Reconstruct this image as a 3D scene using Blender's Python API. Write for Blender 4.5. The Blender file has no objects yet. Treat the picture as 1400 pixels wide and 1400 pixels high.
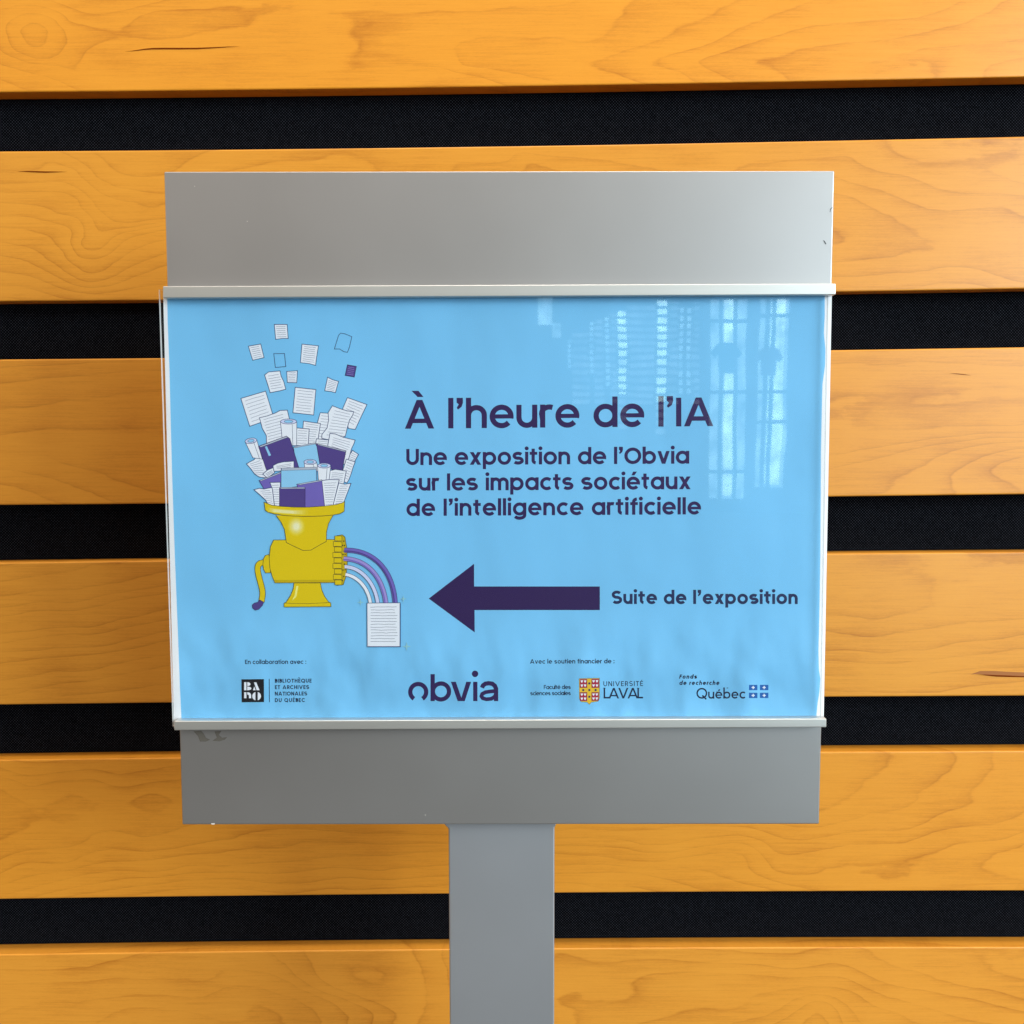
import bpy, math, random
import numpy as np
from mathutils import Vector
from mathutils.geometry import tessellate_polygon

scene = bpy.context.scene
C = scene.collection
random.seed(4)

# ------------------------------------------------------------------ camera
ZC = 1.30                                   # height of the middle of the sign above the floor
CAM = np.array([0.0088, -0.6877, ZC + 0.0515])
YAW, PITCH, ROLL = -0.00098, 0.0804, -0.0012
cy, sy, cp, sp, cr, sr = math.cos(YAW), math.sin(YAW), math.cos(PITCH), math.sin(PITCH), math.cos(ROLL), math.sin(ROLL)
FWD = np.array([sy * cp, cy * cp, -sp])
R0 = np.array([cy, -sy, 0.0]); U0 = np.cross(R0, FWD)
RIGHT = cr * R0 + sr * U0; UP = -sr * R0 + cr * U0
cam_d = bpy.data.cameras.new('camera')
cam_d.sensor_width = 36; cam_d.sensor_fit = 'HORIZONTAL'; cam_d.lens = 36.0
cam_d.clip_start = 0.02; cam_d.clip_end = 100
cam = bpy.data.objects.new('camera', cam_d); C.objects.link(cam)
from mathutils import Matrix
cam.matrix_world = Matrix(((RIGHT[0], UP[0], -FWD[0], CAM[0]), (RIGHT[1], UP[1], -FWD[1], CAM[1]),
                           (RIGHT[2], UP[2], -FWD[2], CAM[2]), (0, 0, 0, 1)))
scene.camera = cam

# ------------------------------------------------------------------ world, lamps, exposure
world = bpy.data.worlds.new('World'); scene.world = world; world.use_nodes = True
bg = world.node_tree.nodes['Background']
bg.inputs[0].default_value = (1.0, 0.85, 0.68, 1)
wn = world.node_tree                                  # ambient of the hall: pale ceiling above, darker floor side below
wt = wn.nodes.new('ShaderNodeTexCoord'); ws = wn.nodes.new('ShaderNodeSeparateXYZ'); wr = wn.nodes.new('ShaderNodeMapRange')
wr.interpolation_type = 'SMOOTHSTEP'
wr.inputs['From Min'].default_value = -0.25; wr.inputs['From Max'].default_value = 0.35
wr.inputs['To Min'].default_value = 0.40; wr.inputs['To Max'].default_value = 1.02
wn.links.new(wt.outputs['Generated'], ws.inputs[0]); wn.links.new(ws.outputs[2], wr.inputs[0]); wn.links.new(wr.outputs[0], bg.inputs[1])

def lamp(name, loc, target, sx, sz, power, color):
    l = bpy.data.lights.new(name, 'AREA'); l.shape = 'RECTANGLE'; l.size = sx; l.size_y = sz
    l.energy = power; l.color = color
    o = bpy.data.objects.new(name, l); C.objects.link(o); o.location = loc
    d = Vector(target) - Vector(loc); o.rotation_euler = d.to_track_quat('-Z', 'Y').to_euler()
    return o
lamp('window_light', (3.6, -2.75, ZC + 1.2), (0, 0.1, ZC), 2.2, 1.9, 246, (0.78, 0.95, 1.0))
lamp('tall_window_light', (2.55, -4.6, ZC + 0.12), (0, 0.1, ZC), 1.0, 2.2, 42, (0.62, 0.87, 1.0))
lamp('ceiling_light', (0.2, -0.36, ZC + 2.5), (0.1, 0.1, ZC - 0.1), 1.4, 0.25, 44, (1.0, 0.95, 0.86))
scene.cycles.use_denoising = True
scene.cycles.denoising_prefilter = 'NONE'
scene.cycles.max_bounces = 6; scene.cycles.diffuse_bounces = 3; scene.cycles.glossy_bounces = 3; scene.cycles.transparent_max_bounces = 8
scene.view_settings.view_transform = 'Standard'
scene.view_settings.look = 'None'
scene.view_settings.exposure = 0.0
scene.view_settings.gamma = 1.0
scene.view_settings.use_curve_mapping = False

# ------------------------------------------------------------------ helpers
def at(px, py, Y):
    """A measurement taken off the photograph, as a point of the real plane at depth Y."""
    d = FWD + RIGHT * ((px - 700) / 1400.0) - UP * ((py - 700) / 1400.0)
    t = (Y - CAM[1]) / d[1]
    return CAM + d * t

def lin(r, g, b):
    f = lambda c: (c / 255 / 12.92) if c <= 10 else ((c / 255 + 0.055) / 1.055) ** 2.4
    return (f(r), f(g), f(b), 1)

def material(name, color, rough=0.6, metal=0.0, spec=0.5):
    m = bpy.data.materials.new(name); m.use_nodes = True
    b = m.node_tree.nodes['Principled BSDF']
    b.inputs['Base Color'].default_value = color
    b.inputs['Roughness'].default_value = rough
    b.inputs['Metallic'].default_value = metal
    b.inputs['Specular IOR Level'].default_value = spec
    return m, m.node_tree, b

def link_mesh(name, verts, faces, mats, parent=None, origin=(0, 0, 0), fm=None, smooth=False):
    me = bpy.data.meshes.new(name)
    o3 = np.array(origin)
    me.from_pydata([tuple(np.array(v) - o3) for v in verts], [], faces)
    for m in (mats if isinstance(mats, (list, tuple)) else [mats]): me.materials.append(m)
    if fm is not None:
        for p, k in zip(me.polygons, fm): p.material_index = k
    if smooth:
        for p in me.polygons: p.use_smooth = True
    me.update()
    o = bpy.data.objects.new(name, me); C.objects.link(o)
    if parent is not None: o.parent = parent
    return o

def tag(o, label=None, cat=None, group=None, kind=None):
    for k, v in (('label', label), ('category', cat), ('group', group), ('kind', kind)):
        if v: o[k] = v
    return o

def empty(name, loc):
    o = bpy.data.objects.new(name, None); o.empty_display_size = 0.05
    C.objects.link(o); o.location = loc; return o

def bevel(o, w, seg=2):
    b = o.modifiers.new('bevel', 'BEVEL'); b.width = w; b.segments = seg; b.limit_method = 'ANGLE'
    for p in o.data.polygons: p.use_smooth = True
    n = o.modifiers.new('wn', 'WEIGHTED_NORMAL'); n.keep_sharp = False

BOXF = [(0, 1, 2, 3), (7, 6, 5, 4), (0, 4, 5, 1), (1, 5, 6, 2), (2, 6, 7, 3), (3, 7, 4, 0)]
def prism(quad, y0, y1):
    """front outline (list of (x,z)) extruded from y0 (front) to y1 (back)"""
    n = len(quad)
    v = [(q[0], y0, q[1]) for q in quad] + [(q[0], y1, q[1]) for q in quad]
    f = [tuple(range(n)), tuple(range(2 * n - 1, n - 1, -1))] + [(i, i + n, (i + 1) % n + n, (i + 1) % n) for i in range(n)]
    return v, f

# ------------------------------------------------------------------ the wall: dark fabric and six boards
YB = 0.190; TH = 0.0189; YF = YB + TH + 0.0015
m_fab, nt, b = material('black_weave', (0.008, 0.009, 0.013, 1), 0.95, 0, 0.0)
tc = nt.nodes.new('ShaderNodeTexCoord')
mp = nt.nodes.new('ShaderNodeMapping'); mp.inputs['Scale'].default_value = (1, 1, 1)
nt.links.new(tc.outputs['Object'], mp.inputs[0])
warp = nt.nodes.new('ShaderNodeTexNoise'); warp.inputs['Scale'].default_value = 45; warp.inputs['Detail'].default_value = 1
nt.links.new(mp.outputs[0], warp.inputs['Vector'])
wadd = nt.nodes.new('ShaderNodeVectorMath'); wadd.operation = 'MULTIPLY_ADD'
wadd.inputs[1].default_value = (0.0012, 0, 0.0012)
nt.links.new(warp.outputs['Color'], wadd.inputs[0]); nt.links.new(mp.outputs[0], wadd.inputs[2])
sep = nt.nodes.new('ShaderNodeSeparateXYZ'); nt.links.new(wadd.outputs[0], sep.inputs[0])
def mth(nt, op, a, bb=None, cl=False):
    n = nt.nodes.new('ShaderNodeMath'); n.operation = op; n.use_clamp = cl
    for k, x in enumerate((a, bb)):
        if x is None: continue
        if isinstance(x, (int, float)): n.inputs[k].default_value = x
        else: nt.links.new(x, n.inputs[k])
    return n.outputs[0]
P = 2 * math.pi / 0.0025                      # thread pitch
diag1 = mth(nt, 'SINE', mth(nt, 'MULTIPLY', sep.outputs[0], P))
diag2 = mth(nt, 'SINE', mth(nt, 'MULTIPLY', sep.outputs[2], P))
wv = mth(nt, 'MULTIPLY', mth(nt, 'MULTIPLY', diag1, diag2), 1.0)
wv = mth(nt, 'POWER', mth(nt, 'MAXIMUM', wv, 0.0), 1.5)
nz = nt.nodes.new('ShaderNodeTexNoise'); nz.inputs['Scale'].default_value = 420; nz.inputs['Detail'].default_value = 2
nt.links.new(mp.outputs[0], nz.inputs['Vector'])
wv2 = mth(nt, 'MULTIPLY', wv, mth(nt, 'MULTIPLY', nz.outputs[0], 1.6))
cr_ = nt.nodes.new('ShaderNodeValToRGB')
cr_.color_ramp.elements[0].color = (0.0008, 0.0009, 0.0016, 1); cr_.color_ramp.elements[1].color = (0.050, 0.053, 0.068, 1)
nt.links.new(wv2, cr_.inputs[0])
nt.links.new(cr_.outputs[0], b.inputs['Base Color'])
a_, b_ = at(-400, -150, YF), at(1800, 1560, YF)
v, f = prism([(a_[0], a_[2] + .3), (b_[0], a_[2] + .3), (b_[0], b_[2]), (a_[0], b_[2])], YF, YF + 0.01)
fab = link_mesh('fabric_panel', v, f, m_fab)
tag(fab, 'black woven fabric panel seen in the gaps between the wooden boards', 'wall panel')

# wood --------------------------------------------------------------
def wood(name, tone, sat):
    m, nt, b = material(name, (0.7, 0.3, 0.05, 1), 0.36, 0, 0.46)
    L = nt.links.new
    at_ = nt.nodes.new('ShaderNodeAttribute'); at_.attribute_name = 'grain'
    tc = nt.nodes.new('ShaderNodeTexCoord')
    def noise(sc, scale, det, rough=0.5):
        mp = nt.nodes.new('ShaderNodeMapping'); mp.inputs['Scale'].default_value = sc
        L(tc.outputs['Object'], mp.inputs[0])
        n = nt.nodes.new('ShaderNodeTexNoise'); n.inputs['Scale'].default_value = scale; n.inputs['Detail'].default_value = det
        n.inputs['Roughness'].default_value = rough
        L(mp.outputs[0], n.inputs['Vector']); return n.outputs['Fac']
    wob = noise((1, 1, 3), 22, 2)                # waviness of the growth lines
    wob2 = noise((1, 1, 3), 90, 2)
    g = mth(nt, 'ADD', at_.outputs['Fac'], mth(nt, 'MULTIPLY', mth(nt, 'SUBTRACT', wob, 0.5), 0.42))
    g = mth(nt, 'ADD', g, mth(nt, 'MULTIPLY', mth(nt, 'SUBTRACT', wob2, 0.5), 0.08))
    fr = mth(nt, 'FRACT', mth(nt, 'ADD', g, 50.0))
    ramp = nt.nodes.new('ShaderNodeValToRGB'); e = ramp.color_ramp.elements
    e[0].position = 0.0; e[0].color = (0.55, 0.55, 0.55, 1)
    e[1].position = 1.0; e[1].color = (0.35, 0.35, 0.35, 1)
    for p, c in ((0.035, 1.0), (0.09, 0.60), (0.28, 0.26), (0.65, 0.08), (0.95, 0.0)):
        k = e.new(p); k.color = (c, c, c, 1)
    L(fr, ramp.inputs[0])
    amp = mth(nt, 'ADD', mth(nt, 'MULTIPLY', noise((1, 1, 2.5), 12, 3), 2.4), -0.55, True)
    dark = mth(nt, 'MULTIPLY', ramp.outputs[0], amp)
    fib = noise((14, 1, 420), 1.6, 4, 0.65)      # fibres along the board
    fib2 = noise((30, 1, 900), 1.3, 3, 0.6)
    mott = noise((1.2, 1, 2.6), 10, 3, 0.55)     # broad figure
    val = mth(nt, 'MULTIPLY', dark, -0.17)
    val = mth(nt, 'ADD', val, mth(nt, 'MULTIPLY', mth(nt, 'SUBTRACT', fib, 0.5), 0.26))
    val = mth(nt, 'ADD', val, mth(nt, 'MULTIPLY', mth(nt, 'SUBTRACT', fib2, 0.5), 0.10))
    val = mth(nt, 'ADD', val, mth(nt, 'MULTIPLY', mth(nt, 'SUBTRACT', mott, 0.5), 0.24))
    speck = noise((5, 1, 26), 60, 2, 0.7)
    val = mth(nt, 'ADD', val, mth(nt, 'MULTIPLY', mth(nt, 'SUBTRACT', speck, 0.5), 0.14))
    val = mth(nt, 'ADD', val, 0.5)
    col = nt.nodes.new('ShaderNodeValToRGB'); ce = col.color_ramp.elements
    r, gg, bb = tone
    ce[0].position = 0.2; ce[0].color = (r * 0.60, gg * 0.47, bb * 0.36, 1)
    ce[1].position = 0.75; ce[1].color = (min(1, r * 1.14), gg * 1.22, bb * 1.35, 1)
    k = ce.new(0.48); k.color = (r, gg, bb, 1)
    L(val, col.inputs[0]); L(col.outputs[0], b.inputs['Base Color'])
    bp = nt.nodes.new('ShaderNodeBump'); bp.inputs['Strength'].default_value = 0.12; bp.inputs['Distance'].default_value = 0.0004
    L(fib, bp.inputs['Height']); L(bp.outputs[0], b.inputs['Normal'])
    L(mth(nt, 'ADD', mth(nt, 'MULTIPLY', fib, 0.14), 0.26), b.inputs['Roughness'])
    return m
def Z(scale, ox, oy, pts): return [(ox + p[0] / scale, oy + p[1] / scale) for p in pts]

# growth lines of each board: (ring number, line)
G1 = [
 (0, Z(2.979, 930, 0, [(0, 110), (60, 95), (110, 75), (160, 40), (215, 0)])),
 (0, [(797, 88), (830, 77), (868, 63), (908, 50), (930, 39)]), (0, [(797, 88), (817, 94), (844, 101)]),
 (1, Z(2.979, 930, 0, [(0, 210), (120, 180), (200, 140), (260, 100), (380, 60), (470, 20), (520, 0)])),
 (1, [(888, 87), (908, 77), (935, 69)]), (1, [(888, 87), (935, 101)]),
 (2, Z(2.979, 930, 0, [(200, 320), (120, 290), (65, 250), (130, 225), (250, 190), (350, 160), (430, 135), (530, 110), (680, 85), (850, 75), (960, 65), (1060, 40), (1150, 0)])),
 (3, Z(2.979, 930, 0, [(430, 310), (360, 270), (300, 240), (370, 220), (480, 200), (640, 175), (760, 165), (880, 150), (1000, 130), (1130, 95), (1220, 60), (1320, 0)])),
 (4, Z(2.979, 930, 0, [(1050, 290), (900, 265), (800, 242), (900, 215), (1000, 195), (1150, 180), (1280, 175), (1400, 150)])),
 (5, Z(2.979, 930, 0, [(1250, 270), (1330, 240), (1400, 225)])),
 (-1, Z(2.979, 465, 0, [(510, 270), (480, 210), (500, 165), (620, 150), (760, 145), (900, 135), (1010, 165), (1100, 110), (1150, 40), (1180, 0)])),
 (-1, Z(2.979, 465, 0, [(510, 270), (620, 280), (760, 310), (880, 335)])),
 (-2, Z(2.979, 465, 0, [(0, 50), (200, 55), (480, 40), (560, 35), (700, 25), (800, 20), (900, 10), (960, 0)])),
 (-2, Z(2.979, 465, 0, [(0, 290), (150, 280), (300, 270), (430, 280), (600, 320)])),
 (-1, Z(2.979, 0, 0, [(30, 140), (60, 70), (110, 48), (180, 60), (245, 80), (270, 140), (255, 200), (200, 240), (140, 240), (70, 210), (30, 140)])),
 (0, Z(2.979, 0, 0, [(80, 130), (130, 90), (200, 120), (190, 180), (120, 190), (80, 130)])),
 (-2, Z(2.979, 0, 0, [(190, 30), (260, 85), (350, 95), (450, 110), (520, 90), (570, 60), (640, 42), (760, 35), (900, 30), (1000, 20)])),
 (-2, Z(2.979, 0, 0, [(0, 200), (70, 235), (140, 255), (230, 260), (290, 290), (360, 310), (420, 345)])),
 (-2.5, [(140, 74), (170, 70), (200, 67), (250, 66), (300, 64.5), (350, 61), (420, 58)]), (-2.8, [(150, 95), (250, 90), (400, 85)]),
 (-3, Z(2.979, 0, 0, [(0, 260), (120, 300), (230, 330), (300, 360)])),
 (-3, Z(2.979, 0, 0, [(200, 0), (350, 50), (480, 45), (620, 15)])),
]
G2 = [(k, Z(4.667, 0, 200, p)) for k, p in (
 (10, [(430, 60), (520, 110), (600, 190), (680, 230), (800, 270), (920, 290), (1040, 300)]),
 (9, [(350, 90), (480, 150), (560, 220), (620, 290), (720, 330), (850, 350), (1040, 360)]),
 (8, [(0, 240), (150, 235), (350, 225), (480, 260), (560, 330), (610, 400), (700, 460), (850, 490), (1040, 470)]),
 (9, [(0, 170), (200, 165), (300, 150)]),
 (7, [(0, 290), (200, 290), (400, 290), (500, 340), (560, 430), (600, 500), (600, 560), (560, 620)]),
 (6, [(0, 360), (200, 380), (380, 430), (500, 460), (540, 520), (540, 580), (520, 620)]),
 (5, [(0, 440), (200, 450), (360, 490), (440, 510), (460, 560), (460, 640), (490, 700)]),
 (4, [(0, 520), (150, 530), (300, 560), (350, 600), (420, 680), (480, 760), (560, 810), (650, 800)]),
 (3, [(0, 600), (200, 650), (300, 720), (420, 800), (540, 860), (680, 850), (800, 790), (900, 740), (1050, 680)]),
 (2, [(0, 700), (150, 730), (280, 790), (420, 860), (560, 900), (700, 890), (840, 840), (1050, 760)]),
 (1, [(0, 800), (200, 830), (350, 890), (500, 930), (620, 940), (760, 920), (1050, 880)]),
 (0, [(0, 880), (120, 890), (250, 930), (380, 970)]),
 (5, [(700, 690), (760, 630), (840, 580), (1040, 530)]), (4, [(720, 740), (800, 690), (900, 640), (1050, 600)]),
 (6.0, [(660, 640), (720, 580), (800, 545), (1040, 500)]))]
G2 += [(k, Z(4.375, 1120, 180, p)) for k, p in (
 (11, [(-540, 230), (-420, 190), (-300, 175), (-150, 165), (0, 155), (90, 145), (165, 130), (220, 170), (270, 210), (340, 240), (440, 255), (540, 270), (610, 290), (650, 325), (720, 350), (850, 360), (1000, 360), (1225, 375)]),
 (12, [(100, 260), (180, 295), (270, 320), (350, 340), (420, 375), (500, 405), (600, 430), (680, 460), (780, 470), (900, 465), (1020, 460), (1100, 445), (1170, 465), (1215, 500)]),
 (13, [(100, 365), (200, 390), (300, 440), (400, 490), (500, 545), (600, 590), (680, 620), (720, 670), (690, 705), (600, 720), (450, 745), (320, 750), (220, 770), (100, 780)]),
 (14, [(90, 550), (125, 575), (135, 600), (125, 630), (95, 660)]),
 (12, [(100, 870), (250, 860), (420, 850), (560, 835), (700, 820), (840, 805), (950, 820), (1050, 855), (1150, 890)]),
 (11, [(600, 935), (700, 915), (820, 905), (940, 910), (1000, 925)]),
 (10, [(420, 60), (470, 120), (540, 150), (600, 195), (660, 170), (680, 60)]),
 (10, [(1200, 60), (1150, 110), (1100, 190), (1110, 250), (1225, 310)]))]
G2 += [(11.0, [(620, 225), (700, 219), (735, 212)]), (12, [(715, 218), (735, 225), (770, 235)]), (10, [(300, 235), (380, 222), (460, 212)])]
G3 = [(k, Z(4.516, 0, 470, p)) for k, p in (
 (6, [(0, 150), (300, 135), (600, 120), (1000, 110)]), (5, [(0, 240), (200, 225), (500, 200), (800, 175), (1000, 160)]),
 (4, [(0, 400), (300, 370), (600, 330), (1000, 290)]), (3, [(0, 560), (300, 520), (650, 520), (1000, 560)]),
 (2, [(0, 680), (100, 690), (250, 690), (400, 740), (560, 790), (700, 840), (850, 890), (1000, 930)]),
 (1, [(0, 780), (200, 800), (400, 860), (600, 930)]), (0, [(0, 870), (150, 900), (300, 960)]))]
G3 += [(k, Z(4.518, 1120, 460, p)) for k, p in (
 (5, [(80, 180), (400, 170), (800, 160), (1265, 190)]),
 (4, [(80, 400), (180, 410), (300, 420), (400, 400), (500, 390), (600, 395), (660, 380), (740, 395), (800, 415), (880, 395), (980, 360), (1080, 345), (1180, 345), (1265, 360)]),
 (3, [(70, 730), (200, 710), (400, 680), (600, 650), (760, 630), (900, 615), (1050, 595), (1265, 600)]),
 (2, [(100, 810), (250, 780), (400, 740), (550, 700), (700, 670), (850, 650), (1000, 630), (1150, 620), (1265, 620)]),
 (1, [(460, 940), (520, 850), (640, 800), (760, 740), (900, 690), (1050, 660), (1265, 645)]),
 (0, [(850, 950), (820, 850), (870, 810), (980, 770), (1100, 720), (1265, 690)]),
 (-1, [(1250, 930), (1150, 880), (1060, 830), (1120, 790), (1200, 760), (1265, 745)]))]
G4 = [(k, Z(4.665, 0, 750, p)) for k, p in (
 (10, [(0, 210), (200, 185), (400, 160), (500, 140), (600, 110)]),
 (9, [(0, 300), (250, 270), (400, 265), (520, 260), (650, 235), (800, 210), (950, 170), (1060, 150)]),
 (8, [(0, 380), (250, 345), (500, 345), (620, 310), (780, 285), (950, 255), (1070, 235)]),
 (7, [(0, 425), (200, 395), (450, 390), (560, 375), (750, 330), (900, 305), (1070, 280)]),
 (6, [(0, 550), (200, 535), (400, 505), (570, 510), (700, 470), (850, 440), (1070, 390)]),
 (5, [(0, 600), (250, 560), (450, 545), (600, 540), (750, 505), (1080, 450)]),
 (4, [(0, 660), (250, 650), (450, 635), (600, 630), (720, 610), (900, 570), (1080, 530)]),
 (3, [(0, 730), (200, 700), (500, 680), (680, 655), (850, 630), (1080, 585)]),
 (2, [(0, 840), (200, 820), (300, 790), (480, 780), (620, 770), (800, 720), (1080, 680)]),
 (1, [(100, 930), (250, 890), (420, 855), (550, 855), (750, 805), (900, 780), (1080, 740)]),
 (0, [(200, 980), (400, 940), (650, 920), (900, 890), (1080, 860)]))]
G4 += [(k, Z(4.665, 1110, 740, p)) for k, p in (
 (6, [(550, 100), (660, 120), (740, 150), (830, 190), (880, 235), (870, 260), (810, 280), (780, 340), (795, 380), (740, 420), (650, 450), (550, 480), (430, 500), (330, 490), (220, 475), (100, 475)]),
 (5, [(100, 580), (250, 590), (420, 605), (560, 580), (700, 560), (850, 545), (1000, 520), (1150, 505), (1350, 495)]),
 (4, [(100, 700), (300, 700), (430, 715), (560, 700), (750, 690), (850, 665), (1000, 640), (1200, 620), (1350, 600)]),
 (3, [(100, 760), (250, 770), (450, 780), (620, 765), (800, 745), (1000, 725), (1200, 705), (1350, 690)]),
 (2, [(100, 855), (400, 860), (700, 860), (900, 830), (1050, 815), (1350, 800)]),
 (1, [(800, 960), (950, 940), (1100, 915), (1350, 890)]), (6, [(1180, 90), (1260, 130), (1350, 160)]))]
G5 = [(k, Z(4.375, 0, 1010, p)) for k, p in (
 (4, [(0, 300), (60, 320), (130, 365), (200, 385), (270, 375), (350, 330), (430, 310), (490, 340), (510, 400), (470, 460), (420, 515), (340, 490), (240, 475), (170, 500), (100, 560), (0, 600)]),
 (4, [(800, 385), (850, 335), (930, 325), (1000, 370), (960, 425), (890, 440), (820, 420), (800, 385)]),
 (2, [(0, 170), (120, 220), (230, 215), (350, 200), (560, 180), (700, 210), (900, 180), (1080, 160)]),
 (3, [(80, 240), (180, 290), (330, 245), (450, 250), (560, 240), (680, 285), (800, 280), (900, 260), (1080, 240)]),
 (3, [(0, 730), (150, 665), (330, 665), (450, 650), (560, 575), (660, 550), (750, 560), (850, 590), (950, 580), (1080, 530)]),
 (2, [(0, 800), (130, 745), (280, 740), (400, 740), (500, 700), (600, 670), (700, 660), (850, 675), (1000, 660), (1200, 630), (1400, 600)]),
 (1, [(0, 880), (200, 820), (450, 780), (600, 740), (750, 730), (950, 720), (1100, 690), (1400, 670)]),
 (0, [(150, 900), (350, 850), (550, 800), (750, 790), (950, 800), (1150, 760), (1400, 750)]),
 (-1, [(300, 920), (500, 880), (700, 840), (900, 830), (1100, 810), (1400, 795)]),
 (-2, [(500, 925), (800, 885), (1100, 850), (1400, 840)]))]
G5 += [(k, Z(4.118, 300, 1110, p)) for k, p in (
 (2, [(0, 150), (200, 110), (400, 95), (700, 110), (1000, 120)]), (1, [(0, 230), (200, 200), (360, 200), (520, 165), (700, 175), (1000, 180), (1280, 180)]),
 (0, [(0, 310), (250, 285), (500, 270), (800, 240), (1000, 235), (1280, 220)]), (-1, [(250, 350), (500, 330), (650, 315), (900, 330), (1280, 300)]),
 (-2, [(250, 395), (500, 400), (700, 370), (1000, 380), (1280, 360)]), (-3, [(420, 460), (600, 430), (800, 440), (1200, 420)]))]
G5 += [(k, Z(4.118, 740, 1110, p)) for k, p in (
 (3, [(80, 110), (200, 90), (400, 105), (600, 95), (850, 80)]),
 (2, [(80, 155), (250, 150), (420, 150), (550, 185), (700, 185), (900, 150), (1100, 130)]),
 (1, [(80, 190), (300, 190), (500, 200), (620, 225), (750, 228), (900, 195), (1100, 175)]),
 (0, [(80, 235), (250, 245), (420, 265), (600, 280), (760, 260), (950, 235), (1150, 235)]),
 (-1, [(80, 300), (250, 295), (400, 300), (500, 310), (700, 325), (850, 325), (980, 350), (1060, 385), (1150, 410), (1260, 430)]),
 (-2, [(80, 345), (250, 350), (400, 335), (550, 345), (700, 380), (850, 425)]),
 (-3, [(80, 400), (200, 400), (320, 430)]))]
G5 += [(k, Z(3.5, 1060, 1000, p)) for k, p in (
 (5, [(225, 380), (330, 340), (400, 270), (480, 215), (530, 170), (520, 120), (490, 100)]),
 (4, [(220, 455), (380, 425), (460, 395), (560, 375), (650, 355), (700, 290), (780, 230), (850, 180), (870, 130), (850, 100)]),
 (3, [(0, 500), (150, 520), (300, 495), (420, 475), (560, 475), (650, 470), (720, 430), (820, 385), (920, 350), (940, 290), (1000, 230), (1050, 160), (1040, 100)]),
 (2, [(0, 580), (120, 585), (220, 560), (350, 540), (560, 540), (660, 520), (750, 480), (850, 460), (1000, 450), (1100, 425), (1190, 390)]),
 (1, [(0, 660), (60, 685), (150, 685), (250, 655), (400, 640), (460, 655), (450, 690)]),
 (1, [(620, 690), (560, 660), (640, 625), (740, 590), (830, 545), (950, 530), (1080, 520), (1190, 480)]),
 (0, [(1190, 710), (1080, 700), (1010, 650), (1030, 600), (1100, 570), (1190, 540)]))]
G6 = [(k, Z(4.375, 0, 1200, p)) for k, p in (
 (0, [(0, 545), (300, 555), (500, 540), (600, 510), (680, 490)]), (1, [(0, 640), (200, 625), (500, 620), (700, 600), (900, 600), (1100, 605), (1300, 620)]),
 (2, [(50, 790), (200, 750), (350, 735), (480, 745), (600, 725), (750, 700), (900, 695), (1100, 705), (1400, 745)]),
 (3, [(560, 870), (650, 810), (780, 780), (950, 780), (1150, 795), (1400, 850)]))]
G6 += [(k, Z(4.118, 300, 1110, p)) for k, p in (
 (1, [(0, 840), (60, 870), (200, 895), (330, 920), (420, 965), (500, 1005), (570, 1040), (640, 1070), (700, 1120), (720, 1190)]),
 (2, [(0, 960), (150, 985), (280, 1015), (400, 1045), (500, 1090), (560, 1150), (580, 1190)]),
 (3, [(0, 1060), (150, 1080), (300, 1130), (370, 1190)]),
 (0, [(330, 820), (380, 860), (430, 920), (500, 980), (600, 1020), (720, 1060), (800, 1090), (870, 1130), (860, 1190)]),
 (-1, [(500, 830), (540, 900), (580, 950), (680, 1000), (800, 1040), (880, 1070), (970, 1110), (970, 1190)]))]
G6 += [(k, Z(4.118, 740, 1110, p)) for k, p in (
 (4, [(80, 800), (200, 820), (300, 840), (450, 840), (600, 830), (720, 825), (850, 840), (950, 850), (1150, 855), (1400, 885)]),
 (5, [(80, 1055), (250, 1060), (400, 1075), (480, 1070), (515, 1030), (500, 1000), (480, 970), (560, 930), (640, 905), (750, 900), (950, 905), (1150, 915), (1400, 930)]),
 (6, [(550, 1190), (650, 1165), (750, 1140), (850, 1115), (1050, 1115), (1140, 1080), (1150, 1045), (1250, 1010), (1400, 995)]),
 (7, [(1150, 1170), (1250, 1150), (1340, 1110), (1400, 1060)]))]
G6 += [(k, Z(3.5, 1060, 1000, p)) for k, p in (
 (3, [(430, 1040), (480, 1085), (560, 1115), (680, 1150), (800, 1190), (950, 1225), (1100, 1250), (1190, 1275)]),
 (4, [(120, 1130), (200, 1120), (270, 1105), (320, 1115), (400, 1150), (480, 1185), (600, 1215), (750, 1245), (900, 1270), (1050, 1305), (1190, 1335)]),
 (5, [(150, 1175), (280, 1165), (350, 1180), (440, 1230), (550, 1270), (700, 1310), (850, 1360)]),
 (6, [(130, 1220), (280, 1220), (370, 1240), (440, 1280), (530, 1330), (620, 1360), (700, 1400)]),
 (7, [(80, 1290), (200, 1255), (300, 1280), (370, 1340), (430, 1400)]),
 (8, [(130, 1320), (220, 1285), (280, 1320), (320, 1400)]), (9, [(170, 1350), (230, 1320), (270, 1400)]),
 (2, [(1190, 1040), (1140, 1070), (1090, 1130), (1140, 1170), (1190, 1190)]))]

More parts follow.
